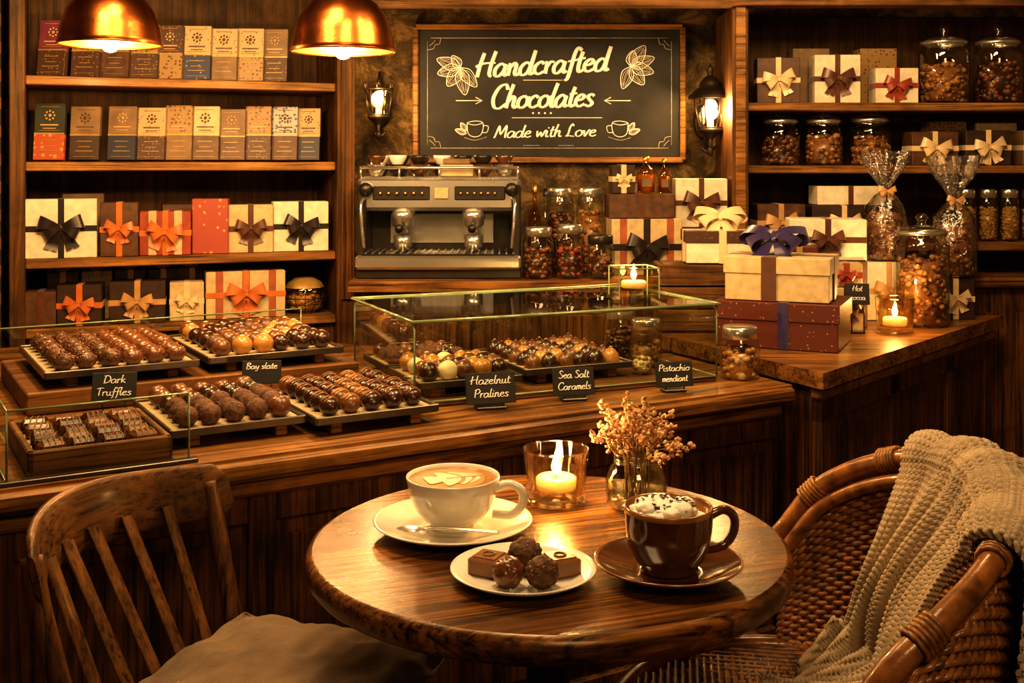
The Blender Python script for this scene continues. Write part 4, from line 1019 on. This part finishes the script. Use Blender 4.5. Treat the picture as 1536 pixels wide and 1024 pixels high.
for ph in(40,140,220,320):
    p=seatp(rad(ph),.93); mb.tube([p,Vector((p.x*1.02,p.y*1.05,.25)),Vector((p.x*1.05,p.y*1.12,0))],.015,M_ratt,10)
mb.tube([seatp(2*math.pi*k/40,.94)+Vector((0,0,-.30)) for k in range(40)],.009,M_ratt,8,closed=True)
for ph in(-100,100):
    q=hoop(rad(ph))+Vector((-.055,.01 if ph<0 else -.01,-.15)); mb.tube([q,Vector((q.x*1.0,q.y*.92,.53))],.0145,M_ratt,10)
mb.obj('rattan_armchair',(RCX,RCY,0),RCA)
# blanket : knitted, draped over the back and gathered on the seat
mb=MB()
def blk(u,v):
    far=36+18*min(1,max(0,(v-.42)/.3)); near=-44-24*max(0,1-v/.28)
    ph=rad(far+(near-far)*u+4*math.sin(v*7)*(1-u)); h_=hoop(ph); n=Vector((math.cos(ph),math.sin(ph),0)); sa=seatp(ph,.97)
    ft=u*2*math.pi*4.4+1.6*math.sin(v*4.2)+.6*noise.noise(Vector((u*3,v*3,7)))*2
    fold=math.sin(ft)+.45*math.sin(ft*2.1+v*5)
    wob=noise.noise(Vector((u*4,v*5,.3)))
    knit=.0026*math.sin(u*2*math.pi*52)*math.sin(v*2*math.pi*105)+.0012*math.sin(v*2*math.pi*105)
    if v<.30:
        t=v/.30; z0=.47+.05*math.sin(u*3)+.03*math.sin(u*17); zz=z0+(h_.z-z0)*t; p=h_+n*(.034+.03*(1-t)); p.z=zz; dn=n; off=n*(fold*(.016*(1-t*.75))+wob*.025*(1-t)+.010)
    elif v<.40:
        a=math.pi*(v-.30)/.10; dn=n*math.cos(a)+Vector((0,0,math.sin(a))); p=Vector((h_.x,h_.y,h_.z))+n*(.034*math.cos(a)); p.z=h_.z+.022*math.sin(a); off=dn*(.010+fold*.004)
    elif v<.76:
        t=(v-.40)/.36; q0=h_-n*.034; q1=sa-n*.085; q1.z=.575; p=q0.lerp(q1,t); dn=-n; off=-n*(.010+fold*(.004+.026*t)+.03*wob*t+.034*math.sin(math.pi*t))
    else:
        t=(v-.76)/.24; p=sa-n*(.085+.17*t*(.8+.5*u)); p.z=.575-.006*t; dn=Vector((0,0,1)); off=dn*(.016+.020*fold*(1-t*.4)+.02*wob+.03*(1-t)**2)-n*(.010+.03*fold)*(1-t)
    lat=Vector((-n.y,n.x,0))*(.016*math.sin(v*9+u*4))
    return p+off+lat+dn*knit
mb.grid(blk,312,520,M_blank)
mb.obj('throw_blanket',(RCX,RCY,0),RCA,solid=.009)

# ================================================================== lighting
alight('offscreen_fill',(-.1,1.7,2.40),(0,1.75,.75),12,.35,.35)  # unseen area fills added below the ceiling to brighten table, counters, shelves and sign
alight('offscreen_fill',(-.6,2.2,2.40),(-.6,2.6,.8),11,.35,.35)
alight('offscreen_fill',(.9,2.5,2.40),(.85,3.2,.8),11,.35,.35)
alight('offscreen_fill',(-.9,1.9,2.35),(-1.1,3.6,1.2),12,.4,.3)  # added key for the left shelves, no fitting there
alight('offscreen_fill',(.6,2.2,2.35),(.7,4.1,1.3),15,.6,.3)  # added fill for the sign wall and right shelves
alight('offscreen_fill',(.4,-.5,2.35),(.1,1.6,.6),15,.7,.5)  # front fill added above and behind the camera for the table
w=bpy.data.worlds.new('world'); sc.world=w; w.use_nodes=True
bg=w.node_tree.nodes['Background']; bg.inputs[0].default_value=(1,.58,.25,1); bg.inputs[1].default_value=.06

# ================================================================== camera
cd=bpy.data.cameras.new('camera'); cam=bpy.data.objects.new('camera',cd); COL.objects.link(cam)
cam.location=(0,0,1.30); cam.rotation_euler=(rad(90),0,0)
cd.sensor_width=36; cd.lens=1700/1536*36; cd.shift_y=-267/1536; cd.clip_start=.05
sc.camera=cam
sc.view_settings.view_transform='Standard'
for lk in ('Medium High Contrast','Standard - Medium High Contrast'):
    try: sc.view_settings.look=lk; print('look',lk); break
    except Exception as e: print(str(e)[:200])
sc.view_settings.exposure=.42
